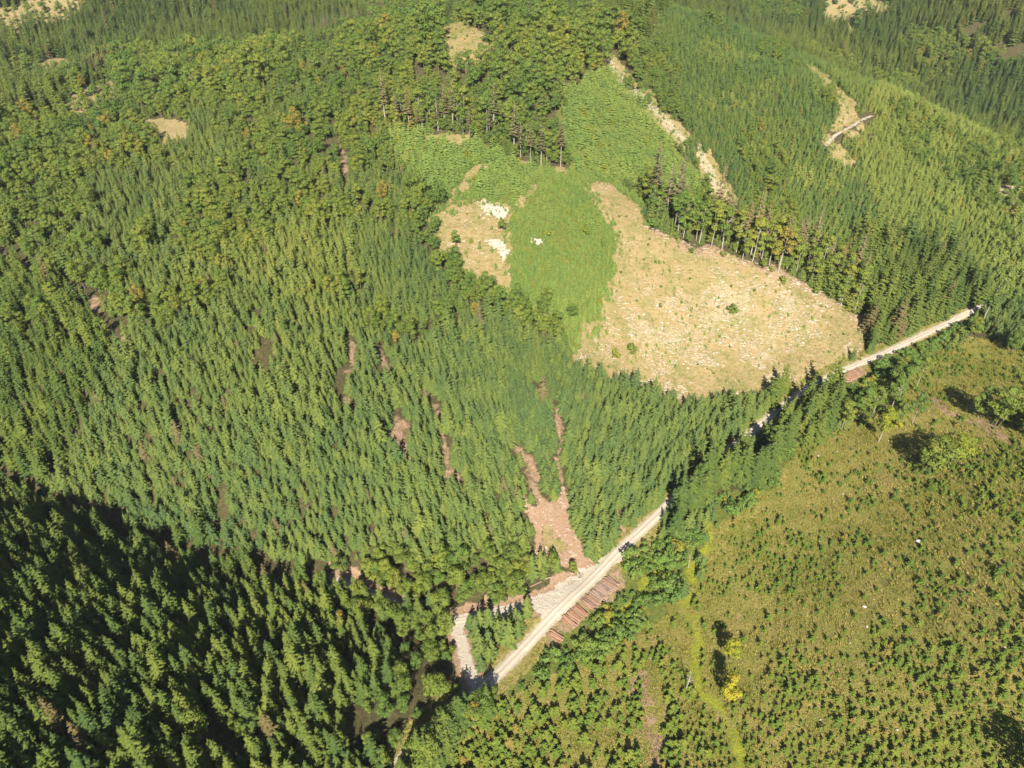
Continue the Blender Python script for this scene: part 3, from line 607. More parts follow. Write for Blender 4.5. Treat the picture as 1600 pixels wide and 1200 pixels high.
openf = lut(OPEN)
P_ALL = {kk: [] for kk in K}                                 # kind -> list of arrays x, y, scale, variant, rotation
def put(kind, x, y, smin, smax, seed, v0=0, v1=None):
    rs = np.random.RandomState(seed); n_ = len(x)
    if n_: P_ALL[kind].append(np.c_[x, y, rs.uniform(smin, smax, n_) * (.72 + .56 * fbm(x, y, 16, 87)) * rs.choice([1, 1, .9, 1.22, .72], n_), rs.randint(v0, v1 or len(K[kind].v), n_), rs.rand(n_) * 6.28, rs.uniform(.88, 1.14, n_)])
def zone(names, x, y):
    wx, wy = warped(x, y, 4, 14); r = np.zeros(len(x), bool)
    for nme in names: r |= inside(AREAS[nme], wx, wy)
    return r
LOW = ('thicket', 'upper_thicket', 'saplings_up')
# mature wood everywhere else, spacing by stand
def forest():
    for tag_, sp, seed in (('big', 2.45, 1), ('mid', 1.95, 2), ('central', 2.25, 3), ('young', 1.9, 4), ('summit', 4.8, 5), ('far', 3.6, 6), ('edge', 3.4, 7), ('road', 3.3, 8), ('island', 2.7, 9)):
        if tag_ == 'far': x, y = scatter(-650, 760, 250, 1100, sp, seed)
        else: x, y = scatter(-400, 460, 10, 560, sp, seed)
        z = ground_z(x, y); ok = in_reach(x, y, z, .30) & (openf(x, y) < .4)
        x, y, z = x[ok], y[ok], z[ok]
        big = zone(('big_stand', 'left_dark'), x, y); cen = zone(('central',), x, y); rf = zone(('right_face',), x, y) & (y < 540); sm = zone(('summit', 'summit_left'), x, y) & (y < 540); te = zone(('tall_edge',), x, y)
        low = zone(LOW, x, y); ed = zone(('edge_leaf', 'ravine_leaf'), x, y); rd = zone(('roadside_spruce', 'roadside_upper'), x, y); isl = zone(('island',), x, y); foot = zone(('road_foot',), x, y); mt = zone(('mature_tr', 'mature_tl'), x, y)
        tallok = ~zone(('no_tall',), x, y); far = ((y > 430) & ~sm & ~rf) | mt
        gen = fbm(x, y, 45, 41) + .25 * (fbm(x, y, 11, 43) - .5)
        rs = np.random.RandomState(seed + 50); u = rs.rand(len(x))
        if tag_ == 'big':
            s = (big | foot) & ~isl & (u < .93); a = s & (gen < .63); put('spruce_tree', x[a], y[a], .44, .70, 1); a = s & (gen >= .63) & (u < .42); put('broadleaf_tree', x[a], y[a], .36, .62, 2)
        elif tag_ == 'mid':
            s = tallok & (u < .94) & (fbm(x, y, 7, 95) > .24) & ~te & ~(big | cen | rf | sm | low | ed | rd | isl | far)
            lf = gen + .20 * np.clip((y - 190) / 150, -.3, 1) + .03
            lf = lf + .045; a = s & (lf < .62); put('plantation_spruce', x[a], y[a], .52, .84, 3)
            a = s & (lf >= .62) & (u < .30); put('broadleaf_tree', x[a], y[a], .30, .68, 4)
            a = s & (lf >= .62) & (u > .8); put('plantation_spruce', x[a], y[a], .6, .9, 4)
        elif tag_ == 'central':
            s = cen & tallok & ~(big | low | ed | isl | rd); put('plantation_spruce', x[s], y[s], .68, 1.0, 5)
        elif tag_ == 'young':
            s = rf & ~sm & ~low & ~rd & ~te; b_ = s & (gen + .1 * zone(('right_light',), x, y) > .60) & (u < .3); put('broadleaf_tree', x[b_], y[b_], .3, .5, 6); s &= ~b_; lt = (zone(('right_light',), x, y).astype(float) * .9 + (fbm(x, y, 30, 47) - .5) * 1.6 + (u - .5) * .5) > .4; a = s & ~lt; put('young_conifer', x[a], y[a], .7, 1.2, 6, 0, 4); a = s & lt; put('young_conifer', x[a], y[a], .7, 1.25, 16, 4, 7)
        elif tag_ == 'summit':
            s = sm & (u < .9); put('broadleaf_tree', x[s], y[s], .6, 1.1, 7)
            s = sm & (u >= .9); put('plantation_spruce', x[s], y[s], .7, 1.0, 7)
        elif tag_ == 'far':
            s = far & ~low & (u < .9); a = s & (gen < .66); put('spruce_tree', x[a], y[a], .6, .95, 8); a = s & (gen >= .66) & ~mt; put('broadleaf_tree', x[a], y[a], .5, .8, 8)
        elif tag_ == 'edge':
            s = ed & tallok & ~big & ~isl & ~low; put('broadleaf_tree', x[s], y[s], .42, .75, 9)
        elif tag_ == 'road':
            s = rd & ~low & ~zone(('glimpse',), x, y); put('spruce_tree', x[s], y[s], .85, 1.2, 10); s = te & ~rd; put('spruce_tree', x[s], y[s], .75, 1.2, 12)
        elif tag_ == 'island':
            s = isl; put('plantation_spruce', x[s], y[s], .7, 1.05, 11)
forest()
rs = np.random.RandomState(46); q = np.array([p for p in SPUR if p[0] < -17]); q = np.r_[q, q] + np.array([.1, -1]) * rs.uniform(1.7, 4.5, 2 * len(q))[:, None]; q = q[(rs.rand(len(q)) < .7) & ~((q[:, 0] > -47) & (q[:, 0] < -41))]; put('spruce_tree', q[::2, 0], q[::2, 1], .45, .7, 47); put('broadleaf_tree', q[1::2, 0], q[1::2, 1], .32, .55, 48)
rs = np.random.RandomState(44); q = np.array([p for p in ROAD if p[1] < 90]); q = np.r_[q, q, q] + np.array([.8, -.6]) * rs.uniform(2.2, 5.5, 3 * len(q))[:, None]; q = q[rs.rand(len(q)) < .5]; put('spruce_tree', q[::2, 0], q[::2, 1], .5, .85, 13); put('broadleaf_tree', q[1::2, 0], q[1::2, 1], .4, .7, 14)
x, y = scatter(-90, 150, 180, 440, 1.35, 20); ok = (openf(x, y) < .35) & (fbm(x, y, 5, 89) > .27) & zone(LOW + ('no_tall',), x, y); x, y = x[ok], y[ok]
up = zone(('saplings_up', 'upper_thicket'), x, y) & ~zone(('thicket',), x, y); rs = np.random.RandomState(5)
s = ~up & (fbm(x, y, 7, 91) < .70); put('thicket_conifer', x[s], y[s], .55, 1.2, 21)
ex, ey = scatter(-60, 90, 190, 320, 1.5, 23); rg = np.minimum(np.minimum(seg_dist(ex, ey, AREAS['thicket'] + AREAS['thicket'][:1]), seg_dist(ex, ey, AREAS['left_clearing'][:7])), 2 + seg_dist(ex, ey, AREAS['clearing'][:4])) + 3 * fbm(ex, ey, 5, 93); rs2 = np.random.RandomState(24)
ok = (rg < 5.5) & (rs2.rand(len(ex)) < .45); put('thicket_conifer', ex[ok], ey[ok], .4, 1.0, 25)
s = up & (rs.rand(len(x)) < .62) & (fbm(x, y, 8, 88) > .33); put('thicket_conifer', x[s], y[s], 1.0, 2.0, 22)
def pile_free(x, y):
    r = np.ones(len(x), bool)
    for a_, b_ in (('pile_a0', 'pile_a1'), ('pile_b0', 'pile_b1'), ('pile_c0', 'pile_c1'), ('pile_d0', 'pile_d1')): r &= seg_dist(x, y, [SPOTS[a_], SPOTS[b_]]) > 4.2
    return r
x, y = scatter(-480, 480, 330, 950, 4.2, 26); rs = np.random.RandomState(27); ok = zone(('tan_tl', 'tan_tl_b', 'tan_tr', 'tan_tr_b', 'tan_rc', 'meadow_knoll'), x, y); a = ok & (rs.rand(len(x)) < .22); put('leafy_shrub', x[a], y[a], .5, 1.4, 28); a = ok & (rs.rand(len(x)) < .07); put('broadleaf_tree', x[a], y[a], .4, .8, 29); a = ok & (rs.rand(len(x)) < .06); put('spruce_tree', x[a], y[a], .4, .8, 30)
# plantation saplings, shrubs by the stream and the road
PF = lut(PLANT); LF = lut(LUSH)
x, y = scatter(-20, 350, 10, 330, 1.5, 30); z = ground_z(x, y)
dens = fbm(x, y, 24, 61) + .5 * (fbm(x, y, 6, 63) - .5)
ok = in_reach(x, y, z, .25) & (PF(x, y) > .5) & (LF(x, y) < .3) & (RS.rand(len(x)) < np.clip(1.75 * dens - .36 + .28 * ((x < 38) & (y < 112)) - .0016 * np.clip(y - 110, 0, 200) - .0012 * np.clip(x - 120, 0, 200) + .25 * np.clip((95 - y) / 30, 0, 1), .1, .92)) & (bil(gx, gy, DIST['road'], x, y) > 4)
ok &= ~inside(AREAS['bare_strip'], x, y); lowleft = (x < 38) & (y < 112); put('spruce_sapling', x[ok & lowleft], y[ok & lowleft], .8, 1.5, 31); put('spruce_sapling', x[ok & ~lowleft], y[ok & ~lowleft], .5, 1.1, 35)
x, y = scatter(-40, 260, 50, 300, 1.9, 32); z = ground_z(x, y); rs = np.random.RandomState(33)
rip = zone(('riparian', 'riparian_b', 'riparian_c'), x, y); ok = in_reach(x, y, z, .1) & rip & (bil(gx, gy, DIST['road'], x, y) > 4.6) & pile_free(x, y) & (LF(x, y) < .3) & (rs.rand(len(x)) < np.clip(2.6 * fbm(x, y, 10, 71) - .4, .2, 1))
put('leafy_shrub', x[ok], y[ok], .6, 1.35, 34)
x, y = scatter(20, 150, 190, 300, 5.0, 36); rs = np.random.RandomState(35); ok = inside(AREAS['clearing'], x, y) & (rs.rand(len(x)) < .28)
put('leafy_shrub', x[ok], y[ok], .18, .42, 37)
x, y = scatter(20, 150, 190, 300, 2.6, 41); rs = np.random.RandomState(42); ok = inside(AREAS['clearing'], x, y) & (rs.rand(len(x)) < np.clip(1.3 * fbm(x, y, 12, 45) - .42 + .004 * (225 - y), .02, .5)); put('thicket_conifer', x[ok], y[ok], .25, .6, 43)
x, y = scatter(-90, 190, 200, 440, 2.2, 38); rs = np.random.RandomState(39); TF = lut(TAN); TS = lut(STRIPS)
ok = (TF(x, y) > .5) & ~inside(AREAS['clearing'], x, y) & (rs.rand(len(x)) < np.where(TS(x, y) > .3, .4, .16)); put('thicket_conifer', x[ok], y[ok], .4, 1.0, 40)

# ---------------------------------------------------------------- stand names used in labels
def stand_of(kind, x, y):
    z_ = np.array([x]), np.array([y])
    def i(n_): return bool(inside(AREAS[n_], *z_)[0])
    if kind == 'spruce_tree':
        if i('roadside_spruce') or i('roadside_upper'): return ('tall green spruce crowded beside the shaded bend of the gravel road', 'roadside spruces')
        return ('dark spruce with lit ragged branches in the shadowy lower left stand', 'dark lower left spruces')
    if kind == 'plantation_spruce':
        if i('island'): return ('young spruce on the wedge of ground between gravel road and side track', 'spruces between road and side track')
        if i('central'): return ('slim pale green spruce packed on the slope above the gravel junction', 'pale spruces above the junction')
        return ('slim mid green spruce on the wide left slope above the ravine', 'spruces on the left slope')
    if kind == 'broadleaf_tree':
        if i('summit') or i('summit_left'): return ('rounded leafy tree on the wooded hilltop', 'hilltop broadleaf trees')
        if i('ravine_leaf'): return ('yellow green leafy tree at the mouth of the dark ravine', 'ravine broadleaf trees')
        if i('edge_leaf'): return ('leafy tree on the forest edge beside the left clearing', 'clearing edge broadleaf trees')
        if i('big_stand'): return ('rounded leafy tree among dark spruces at lower left', 'broadleaf trees in the dark stand')
        return ('rounded leafy tree scattered among the slope spruces', 'broadleaf trees among the slope spruces')
    if kind == 'young_conifer': return ('small dense conifer on the smooth green right hillside', 'young conifers on the right hillside')
    if kind == 'thicket_conifer': return ('bright green waist high conifer in the thicket between the two clearings', 'thicket conifers')
    if kind == 'spruce_sapling': return ('tiny bushy spruce sapling in the yellow grass of the replanted hillside', 'plantation saplings')
    if kind == 'leafy_shrub':
        if i('clearing'): return ('little green shrub growing in the tan clearing', 'clearing shrubs')
        return ('bright green leafy shrub in the damp strip below the gravel road', 'streamside shrubs')
CAT = dict(spruce_tree='tree', plantation_spruce='tree', young_conifer='tree', thicket_conifer='young tree', broadleaf_tree='tree', leafy_shrub='shrub', spruce_sapling='sapling', old_tree='tree', edge_tree='tree')
STUFF = dict(spruce_tree=('spruce_forest', 'remaining dark spruce forest at the lower left and beyond the ridges'), plantation_spruce=('slope_forest', 'dense slim spruce forest covering the left and central slopes'),
             young_conifer=('hillside_forest', 'dense young conifer forest covering the right hillside'), thicket_conifer=('conifer_thicket', 'low dense conifer thicket between and above the clearings'),
             broadleaf_tree=('broadleaf_forest', 'leafy woodland of the hilltops and slopes'), leafy_shrub=('streamside_undergrowth', 'green undergrowth along the stream strip'), spruce_sapling=('sapling_plantation', 'many tiny saplings over the replanted hillside'))
# ---------------------------------------------------------------- uncounted growth: points with instances of the kind's joined meshes
def scatter_object(name, label, cat, X, meshes):
    """X rows: x, y, scale, variant, rotation, height factor"""
    n_ = len(X); me = bpy.data.meshes.new(name); z = ground_z(X[:, 0], X[:, 1]) - .1
    me.vertices.add(n_); me.vertices.foreach_set('co', np.c_[X[:, 0], X[:, 1], z].astype(np.float32).ravel())
    rs = np.random.RandomState(n_)
    rot = np.c_[rs.uniform(-.05, .05, (n_, 2)), X[:, 4]]; sc = np.c_[X[:, 2], X[:, 2], X[:, 2] * X[:, 5]]
    for nme, arr in (('rot', rot), ('size', sc)):
        a = me.attributes.new(nme, 'FLOAT_VECTOR', 'POINT'); a.data.foreach_set('vector', arr.astype(np.float32).ravel())
    a = me.attributes.new('which', 'INT', 'POINT'); a.data.foreach_set('value', X[:, 3].astype(np.int32))
    o = mesh_obj(name, me); tag(o, label, cat, None, 'stuff')
    g = bpy.data.node_groups.new(name + '_growth', 'GeometryNodeTree')
    g.interface.new_socket('Geometry', in_out='INPUT', socket_type='NodeSocketGeometry'); g.interface.new_socket('Geometry', in_out='OUTPUT', socket_type='NodeSocketGeometry')
    N = g.nodes; L = g.links; gi = N.new('NodeGroupInput'); go = N.new('NodeGroupOutput'); jo = N.new('GeometryNodeJoinGeometry')
    def attr(nme, t):
        a_ = N.new('GeometryNodeInputNamedAttribute'); a_.data_type = t; a_.inputs['Name'].default_value = nme; return a_.outputs['Attribute']
    ra, sa, wa = attr('rot', 'FLOAT_VECTOR'), attr('size', 'FLOAT_VECTOR'), attr('which', 'INT')
    for i, src in enumerate(meshes):
        so_ = bpy.data.objects.new(name + '_source', src)
        oi = N.new('GeometryNodeObjectInfo'); oi.inputs['Object'].default_value = so_
        cmpn = N.new('FunctionNodeCompare'); cmpn.data_type = 'INT'; cmpn.operation = 'EQUAL'; L.new(wa, cmpn.inputs[2]); cmpn.inputs[3].default_value = i
        ip = N.new('GeometryNodeInstanceOnPoints'); L.new(gi.outputs[0], ip.inputs['Points']); L.new(cmpn.outputs[0], ip.inputs['Selection']); L.new(oi.outputs['Geometry'], ip.inputs['Instance'])
        L.new(ra, ip.inputs['Rotation']); L.new(sa, ip.inputs['Scale']); L.new(ip.outputs[0], jo.inputs[0])
    L.new(jo.outputs[0], go.inputs[0])
    md = o.modifiers.new('growth', 'NODES'); md.node_group = g
    return o
def single(kind, x, y, sc, var, rot, hf, label, group=None, name=None, cm=None, cat=None):
    """one tree, shrub or sapling as a thing of its own"""
    cme, tme, jme, h = K[kind].v[int(var)]; z = float(ground_z(x, y)) - .1
    if tme is None:
        o = mesh_obj(name or kind, cme); o.location = (x, y, z); o.rotation_euler = (0, 0, rot); o.scale = (sc, sc, sc * hf)
    else:
        o = empty(name or kind, (x, y, z), rot, (sc, sc, sc * hf)); c = mesh_obj('crown', cme, o); mesh_obj('trunk', tme, o)
        if cm:
            c.material_slots[0].link = 'OBJECT'; c.material_slots[0].material = M[cm]
    return tag(o, label, cat or CAT.get(kind, 'tree'), group)
QUOTA = dict(spruce_tree=300, plantation_spruce=300, young_conifer=300, thicket_conifer=300, broadleaf_tree=300, leafy_shrub=300, spruce_sapling=300)
counts = {}
for kind, q in QUOTA.items():
    X = np.concatenate(P_ALL[kind]); z = ground_z(X[:, 0], X[:, 1]); hs = np.array([v[3] for v in K[kind].v])[X[:, 3].astype(int)]
    u, v, d = frame_pos(X[:, 0], X[:, 1], z + hs * X[:, 2] * .7)
    big = np.where((np.abs(u) < .97) & (np.abs(v) < .97) & (d > 0), hs * X[:, 2] / d, 0)
    order = np.argsort(-big); pick = order[:q]; pick = pick[big[pick] > 0]
    for i in pick:
        lb, gr = stand_of(kind, X[i, 0], X[i, 1]); single(kind, *X[i], lb, gr)
    rest = np.setdiff1d(np.arange(len(X)), pick); counts[kind] = (len(pick), len(rest))
    if len(rest): scatter_object(STUFF[kind][0], STUFF[kind][1], 'woodland' if 'forest' in STUFF[kind][0] else 'undergrowth', X[rest], [v[2] for v in K[kind].v])
print('COUNTS', counts)
# ---------------------------------------------------------------- rows of older trees left standing along the clearings
dead = MB(); rs = np.random.RandomState(77)
def snag(seed, H):
    rs = np.random.RandomState(seed); mb = MB()
    for i in range(16):
        t = rs.uniform(.3, .95); a = rs.rand() * 6.28; L = (1.1 - t) * 2.6 * rs.uniform(.6, 1.2); p = np.array([0, 0, H * t])
        mb.tube([p, p + np.array([math.cos(a) * L * .6, math.sin(a) * L * .6, -.1 * L]), p + np.array([math.cos(a) * L, math.sin(a) * L, .05 * L])], [.06, .045, .02], 4, rs.rand())
    return mb
for i in range(3): h = (11, 14, 9)[i]; K['dead_tree'].add(snag(950 + i, h), trunk_mb(950 + i, h, .2, (.05, -.03, .08)[i], 1.0), 'dead_wood', 'dead_wood', h)
def row(line, sp, spread, kinds, label_of, group, smin, smax, seed):
    rs = np.random.RandomState(seed); P = refine(LINES[line], sp)
    for p in P:
        for kx, off in kinds:
            if rs.rand() < .18: continue
            q = p + rs.uniform(-.45, .45, 2) * sp + np.array([0, off + rs.uniform(-.5, .5) * spread])
            single(kx, q[0], q[1], rs.uniform(smin, smax), rs.randint(len(K[kx].v)), rs.rand() * 6.28, rs.uniform(.92, 1.1), label_of[kx], group)
row('row_a', 4.2, 5, (('old_tree', 1), ('edge_tree', 4), ('edge_tree', 7), ('spruce_tree', 10)), {'edge_tree': 'leafy tree mixed into the bare trunked upper left row', 'old_tree': 'tall old conifer with pale bare trunk in the upper left row above the thicket', 'spruce_tree': 'dark conifer standing behind the bare trunked upper left row'}, 'upper left row of old conifers', .5, 1.1, 61)
row('row_b', 4.0, 6, (('old_tree', 0), ('edge_tree', 7), ('edge_tree', 3), ('spruce_tree', 11)), {'old_tree': 'grey thin crowned conifer in the clump at the top of the thicket', 'edge_tree': 'leafy tree in the grey clump at the top of the thicket', 'spruce_tree': 'dark conifer at the back of the grey clump above the thicket'}, 'clump at the top of the thicket', .7, .98, 62)
row('row_c', 3.8, 4, (('edge_tree', 2.5), ('old_tree', 7), ('edge_tree', 9), ('spruce_tree', 13)), {'edge_tree': 'leafy pale trunked tree along the upper edge of the stony clearing', 'old_tree': 'thin crowned conifer with bare trunk on the upper edge of the stony clearing', 'spruce_tree': 'dark conifer behind the leafy upper edge of the stony clearing'}, 'trees along the stony clearing edge', .85, 1.3, 63)
row('row_d', 4.5, 4, (('old_tree', 0), ('old_tree', 6)), {'old_tree': 'bare trunked conifer on the far forest edge left of the top meadow'}, 'far row of bare trunks', .7, .95, 64)
row('row_e', 2.2, 2, (('old_tree', 0), ('old_tree', 4)), {'old_tree': 'bare pale trunk beside the small knoll meadow'}, 'bare trunks by the knoll', .55, .75, 65)
row('hedge', 4.0, 3, (('broadleaf_tree', 0), ('broadleaf_tree', 4.5)), {'broadleaf_tree': 'leafy tree in the dark hedge crossing the meadow at far right'}, 'hedge trees at far right', .95, 1.3, 66)
row('meadow_edge', 4.5, 3, (('edge_tree', 0), ('broadleaf_tree', 3)), {'edge_tree': 'pale trunked leafy tree where the roadside trees meet the meadow', 'broadleaf_tree': 'rounded olive tree where the roadside trees meet the meadow'}, 'trees at the meadow corner', .65, .95, 68)
row('soil_edge', 9.0, 3, (('leafy_shrub', 2.0),), {'leafy_shrub': 'low shrub on the bare earth rim of the stony clearing'}, 'shrubs on the clearing rim', .6, 1.1, 67)
# ---------------------------------------------------------------- single trees and bushes
def spot(nm, kind, sc, var, label, cm=None, name=None, cat=None, hf=1.0):
    x, y = SPOTS[nm]; return single(kind, x, y, sc, var, var * 1.7, hf, label, None, name, cm, cat)
spot('bush_green', 'broadleaf_tree', .58, 2, 'round dark green bush at the left edge of the left clearing', 'green_leaf', 'bush', 'bush')
spot('bush_olive', 'broadleaf_tree', .55, 4, 'olive green bush between the two white rock patches', None, 'bush', 'bush')
spot('bush_round', 'leafy_shrub', 1.35, 3, 'round bush alone in the middle of the stony clearing', 'leaf', 'bush', 'bush')
spot('bush_low', 'leafy_shrub', 1.5, 1, 'wide bush at the lower left corner of the stony clearing', 'leaf', 'bush', 'bush')
spot('bush_yellow', 'leafy_shrub', 1.0, 2, 'small yellow green bush beside the wide corner bush', 'lime_leaf', 'bush', 'bush')
spot('thick_leaf', 'broadleaf_tree', .68, 1, 'broad leafy tree at the bottom of the green thicket', 'green_leaf')
spot('thick_b', 'broadleaf_tree', .5, 3, 'smaller leafy tree beside the broad tree below the thicket')
spot('tuft_a', 'leafy_shrub', .9, 0, 'yellow green bush near the centre of the thicket', 'lime_leaf', 'bush', 'bush')
spot('tuft_b', 'leafy_shrub', 1.0, 2, 'yellow green bush in the right half of the thicket', 'lime_leaf', 'bush', 'bush')
spot('bush_edge', 'leafy_shrub', 1.5, 4, 'dark bush at the upper corner of the stony clearing', None, 'bush', 'bush')
spot('bush_d', 'leafy_shrub', 1.0, 0, 'bush on the boundary between thicket and stony clearing', 'leaf', 'bush', 'bush')
spot('bush_f', 'leafy_shrub', 1.2, 1, 'olive bush on the bare earth rim near the conifers', 'leaf', 'bush', 'bush')
spot('pair_tree', 'broadleaf_tree', 1.3, 1, 'leafy tree casting a long shadow alone on the yellow meadow', None, hf=.72)
spot('pair_b', 'broadleaf_tree', 1.1, 3, 'yellow tinged tree growing right beside the lone meadow tree', 'lime_leaf', hf=.75)
for i, (dx, dy) in enumerate(((-2.2, -.8), (2.6, -1.2), (.4, 1.6))):
    x, y = SPOTS['pair_tree']; single('leafy_shrub', x + dx, y + dy, (.9, .75, 1.0)[i], i, i * 2.1, 1.0, ('low shrub at the left foot of the lone meadow tree', 'low shrub at the right foot of the lone meadow tree', 'low shrub behind the lone meadow tree')[i], None, 'bush', 'leaf', 'bush')
spot('yellow_tree', 'broadleaf_tree', .72, 0, 'bright yellow autumn tree beside the grassy path', 'yellow_leaf')
spot('lime_tree', 'broadleaf_tree', .7, 2, 'lime green tree above the yellow tree beside the path', 'lime_leaf')
spot('corner_tree', 'broadleaf_tree', .95, 3, 'dark leafy tree at the bottom right corner casting a big shadow')
spot('dead_small', 'dead_tree', .75, 0, 'leaning dead tree beside the grassy path', None, 'dead_tree')
spot('dead_trunk_a', 'dead_tree', .5, 1, 'pale dead stub among the shrubs below the road', None, 'dead_tree')
spot('dead_bank', 'dead_tree', 1.0, 2, 'bare whitish conifer at the edge of the dark ravine', None, 'dead_tree')
spot('pine_lean', 'old_tree', .95, 4, 'tall bare trunked pine leaning where the road meets the forest', 'spruce')
spot('far_round', 'broadleaf_tree', .8, 1, 'round leafy tree at the right end of the meadow')
for nm, v, lb in (('birch_a', 0, 'slender birch nearest the tall roadside spruces'), ('birch_b', 1, 'slender birch with pale trunk behind the first one'), ('birch_c', 2, 'slender birch at the meadow corner'), ('birch_d', 3, 'last slender birch towards the open meadow')):
    spot(nm, 'edge_tree', (.95, .85, .75, .7)[v], v, lb, (None, 'lime_leaf', 'leaf', 'green_leaf')[v], 'birch_tree')
spot('birch_c', 'leafy_shrub', 1.0, 2, 'bright yellow bush at the foot of the birches', 'yellow_leaf', 'bush', 'bush')
spot('bank_leaf_a', 'broadleaf_tree', .78, 1, 'big round yellow green tree beside the side track', 'leaf')
spot('bank_leaf_b', 'broadleaf_tree', .6, 4, 'lime green tree left of the big round track side tree', 'lime_leaf')
spot('bank_leaf_c', 'broadleaf_tree', .55, 0, 'olive tree right of the big round track side tree')
spot('bank_leaf_d', 'broadleaf_tree', .55, 2, 'golden green tree at the ravine mouth', 'lime_leaf')
spot('dark_leaf', 'broadleaf_tree', .55, 3, 'bluish dark green tree left of the red earth bank', 'green_leaf')
spot('soil_bush', 'broadleaf_tree', .5, 0, 'olive bush tree on the slope left of the red earth', None)
spot('soil_oak', 'broadleaf_tree', .5, 5, 'round olive tree just above the gravel junction')
spot('soil_oak_b', 'broadleaf_tree', .4, 2, 'smaller olive tree at the foot of the red earth slope')
# ---------------------------------------------------------------- felled logs: every log lies on its own
def log_mesh(seed, L, r, bark):
    rs = np.random.RandomState(seed); n_ = 10; V = []; F = []
    for i, x_ in enumerate(np.linspace(-L / 2, L / 2, 5)):
        for k_ in range(n_):
            a = 2 * math.pi * k_ / n_; rr = r * (1 - .05 * i) * rs.uniform(.95, 1.05); V.append((x_, math.cos(a) * rr, math.sin(a) * rr + .02 * math.sin(i)))
    F = [[i * n_ + k_, i * n_ + (k_ + 1) % n_, (i + 1) * n_ + (k_ + 1) % n_, (i + 1) * n_ + k_] for i in range(4) for k_ in range(n_)]
    ends = [list(range(n_)), list(range(4 * n_, 5 * n_))[::-1]]
    return np_mesh('log', np.array(V), [np.array(F), np.array(ends)], [M[bark], M['log_end']], [0] * len(F) + [1, 1])
LOGM = {b: [log_mesh(40 + i, (3.8, 3.5, 4.1, 3.6)[i], (.15, .19, .165, .21)[i], b) for i in range(4)] for b in ('log', 'old_log')}
def pile(a, b_, layers, bark, label, group, seed):
    rs = np.random.RandomState(seed); a = np.array(SPOTS[a]); b_ = np.array(SPOTS[b_]); L = np.hypot(*(b_ - a)); d = (b_ - a) / L; ang = math.atan2(d[1], d[0]) + math.pi / 2
    for ly in range(layers):
        n_ = int((L - ly * .5) / .345)
        for i in range(n_):
            if ly and rs.rand() < .08: continue
            p = a + d * (.2 + ly * .25 + i * .345 + rs.uniform(-.05, .05)) + np.array([-d[1], d[0]]) * rs.uniform(-.4, .4)
            o = mesh_obj('log', LOGM[bark if rs.rand() < .7 else ('log' if bark == 'old_log' else 'old_log')][rs.randint(4)]); o.location = (p[0], p[1], float(ground_z(*p)) + .16 + ly * .30); o.rotation_euler = (rs.rand() * 6, rs.uniform(-.02, .02), ang + rs.uniform(-.11, .11))
            tag(o, label, 'log', group)
pile('pile_a0', 'pile_a1', 3, 'old_log', 'greyish log in the long roadside pile below the junction', 'logs in the long pile', 1)
pile('pile_b0', 'pile_b1', 3, 'log', 'orange brown log in the middle roadside pile', 'logs in the middle pile', 2)
pile('pile_c0', 'pile_c1', 2, 'log', 'reddish log in the small pile nearest the lower road', 'logs in the small pile', 3)
pile('pile_d0', 'pile_d1', 2, 'log', 'orange log in the far pile where the road passes the clearing', 'logs in the far pile', 4)
for nm, a_, lb in (('soil_log_a', .5, 'dark lone log lying on the red earth bank by the junction'), ('soil_log_b', .3, 'second lone log higher on the red earth bank')):
    o = mesh_obj('log', LOGM['old_log'][1]); x, y = SPOTS[nm]; o.location = (x, y, float(ground_z(x, y)) + .2); o.rotation_euler = (0, 0, a_); tag(o, lb, 'log')
# ---------------------------------------------------------------- stones and bleached slash
def stone_mesh(seed):
    rs = np.random.RandomState(seed); bm = bmesh.new(); bmesh.ops.create_icosphere(bm, subdivisions=2, radius=.5)
    dv = rs.normal(size=(7, 3)); dv /= np.linalg.norm(dv, axis=1)[:, None]; lim = rs.uniform(.26, .44, 7)
    for v in bm.verts:
        p = np.array(v.co)
        for q in range(7):
            e = p @ dv[q] - lim[q]
            if e > 0: p = p - dv[q] * e
        v.co = Vector(p * np.array([1.2, .9, .7]) * rs.uniform(.95, 1.05))
    me = bpy.data.meshes.new('boulder'); bm.to_mesh(me); bm.free(); me.materials.append(M['stone']); return me
STONE = [stone_mesh(i) for i in range(5)]
def stone(x, y, s, label, group=None, seed=0):
    rs = np.random.RandomState(seed); o = mesh_obj('boulder', STONE[seed % 5]); o.location = (x, y, float(ground_z(x, y)) + s * .12); o.scale = (s, s, s * rs.uniform(.7, 1)); o.rotation_euler = (rs.uniform(-.2, .2), rs.uniform(-.2, .2), rs.rand() * 6.28); return tag(o, label, 'boulder', group)
stone(*SPOTS['white_stone'], 1.7, 'white boulder beside the long log pile', None, 1)
stone(*SPOTS['stone_a'], 1.5, 'large pale boulder lying in the replanted hillside', None, 2)
stone(*SPOTS['stone_b'], 1.0, 'pale boulder lower down among the saplings', None, 3)
rs = np.random.RandomState(91)
def in_area(nm, n_, seed):
    P = np.array(AREAS[nm]); rs = np.random.RandomState(seed); q = np.c_[rs.uniform(P[:, 0].min(), P[:, 0].max(), n_), rs.uniform(P[:, 1].min(), P[:, 1].max(), n_)]; return q[inside(P, q[:, 0], q[:, 1])]
for nm, lb, gr, n_ in (('outcrop', 'pale rock of the upper white outcrop in the left clearing', 'upper outcrop rocks', 90), ('outcrop_b', 'pale rock of the lower white outcrop in the left clearing', 'lower outcrop rocks', 90), ('outcrop_c', 'pale rock in the small gap of the green thicket', 'thicket gap rocks', 14)):
    for i, q in enumerate(in_area(nm, n_, 5)): stone(q[0], q[1], rs.uniform(.25, .95), lb, gr, i)
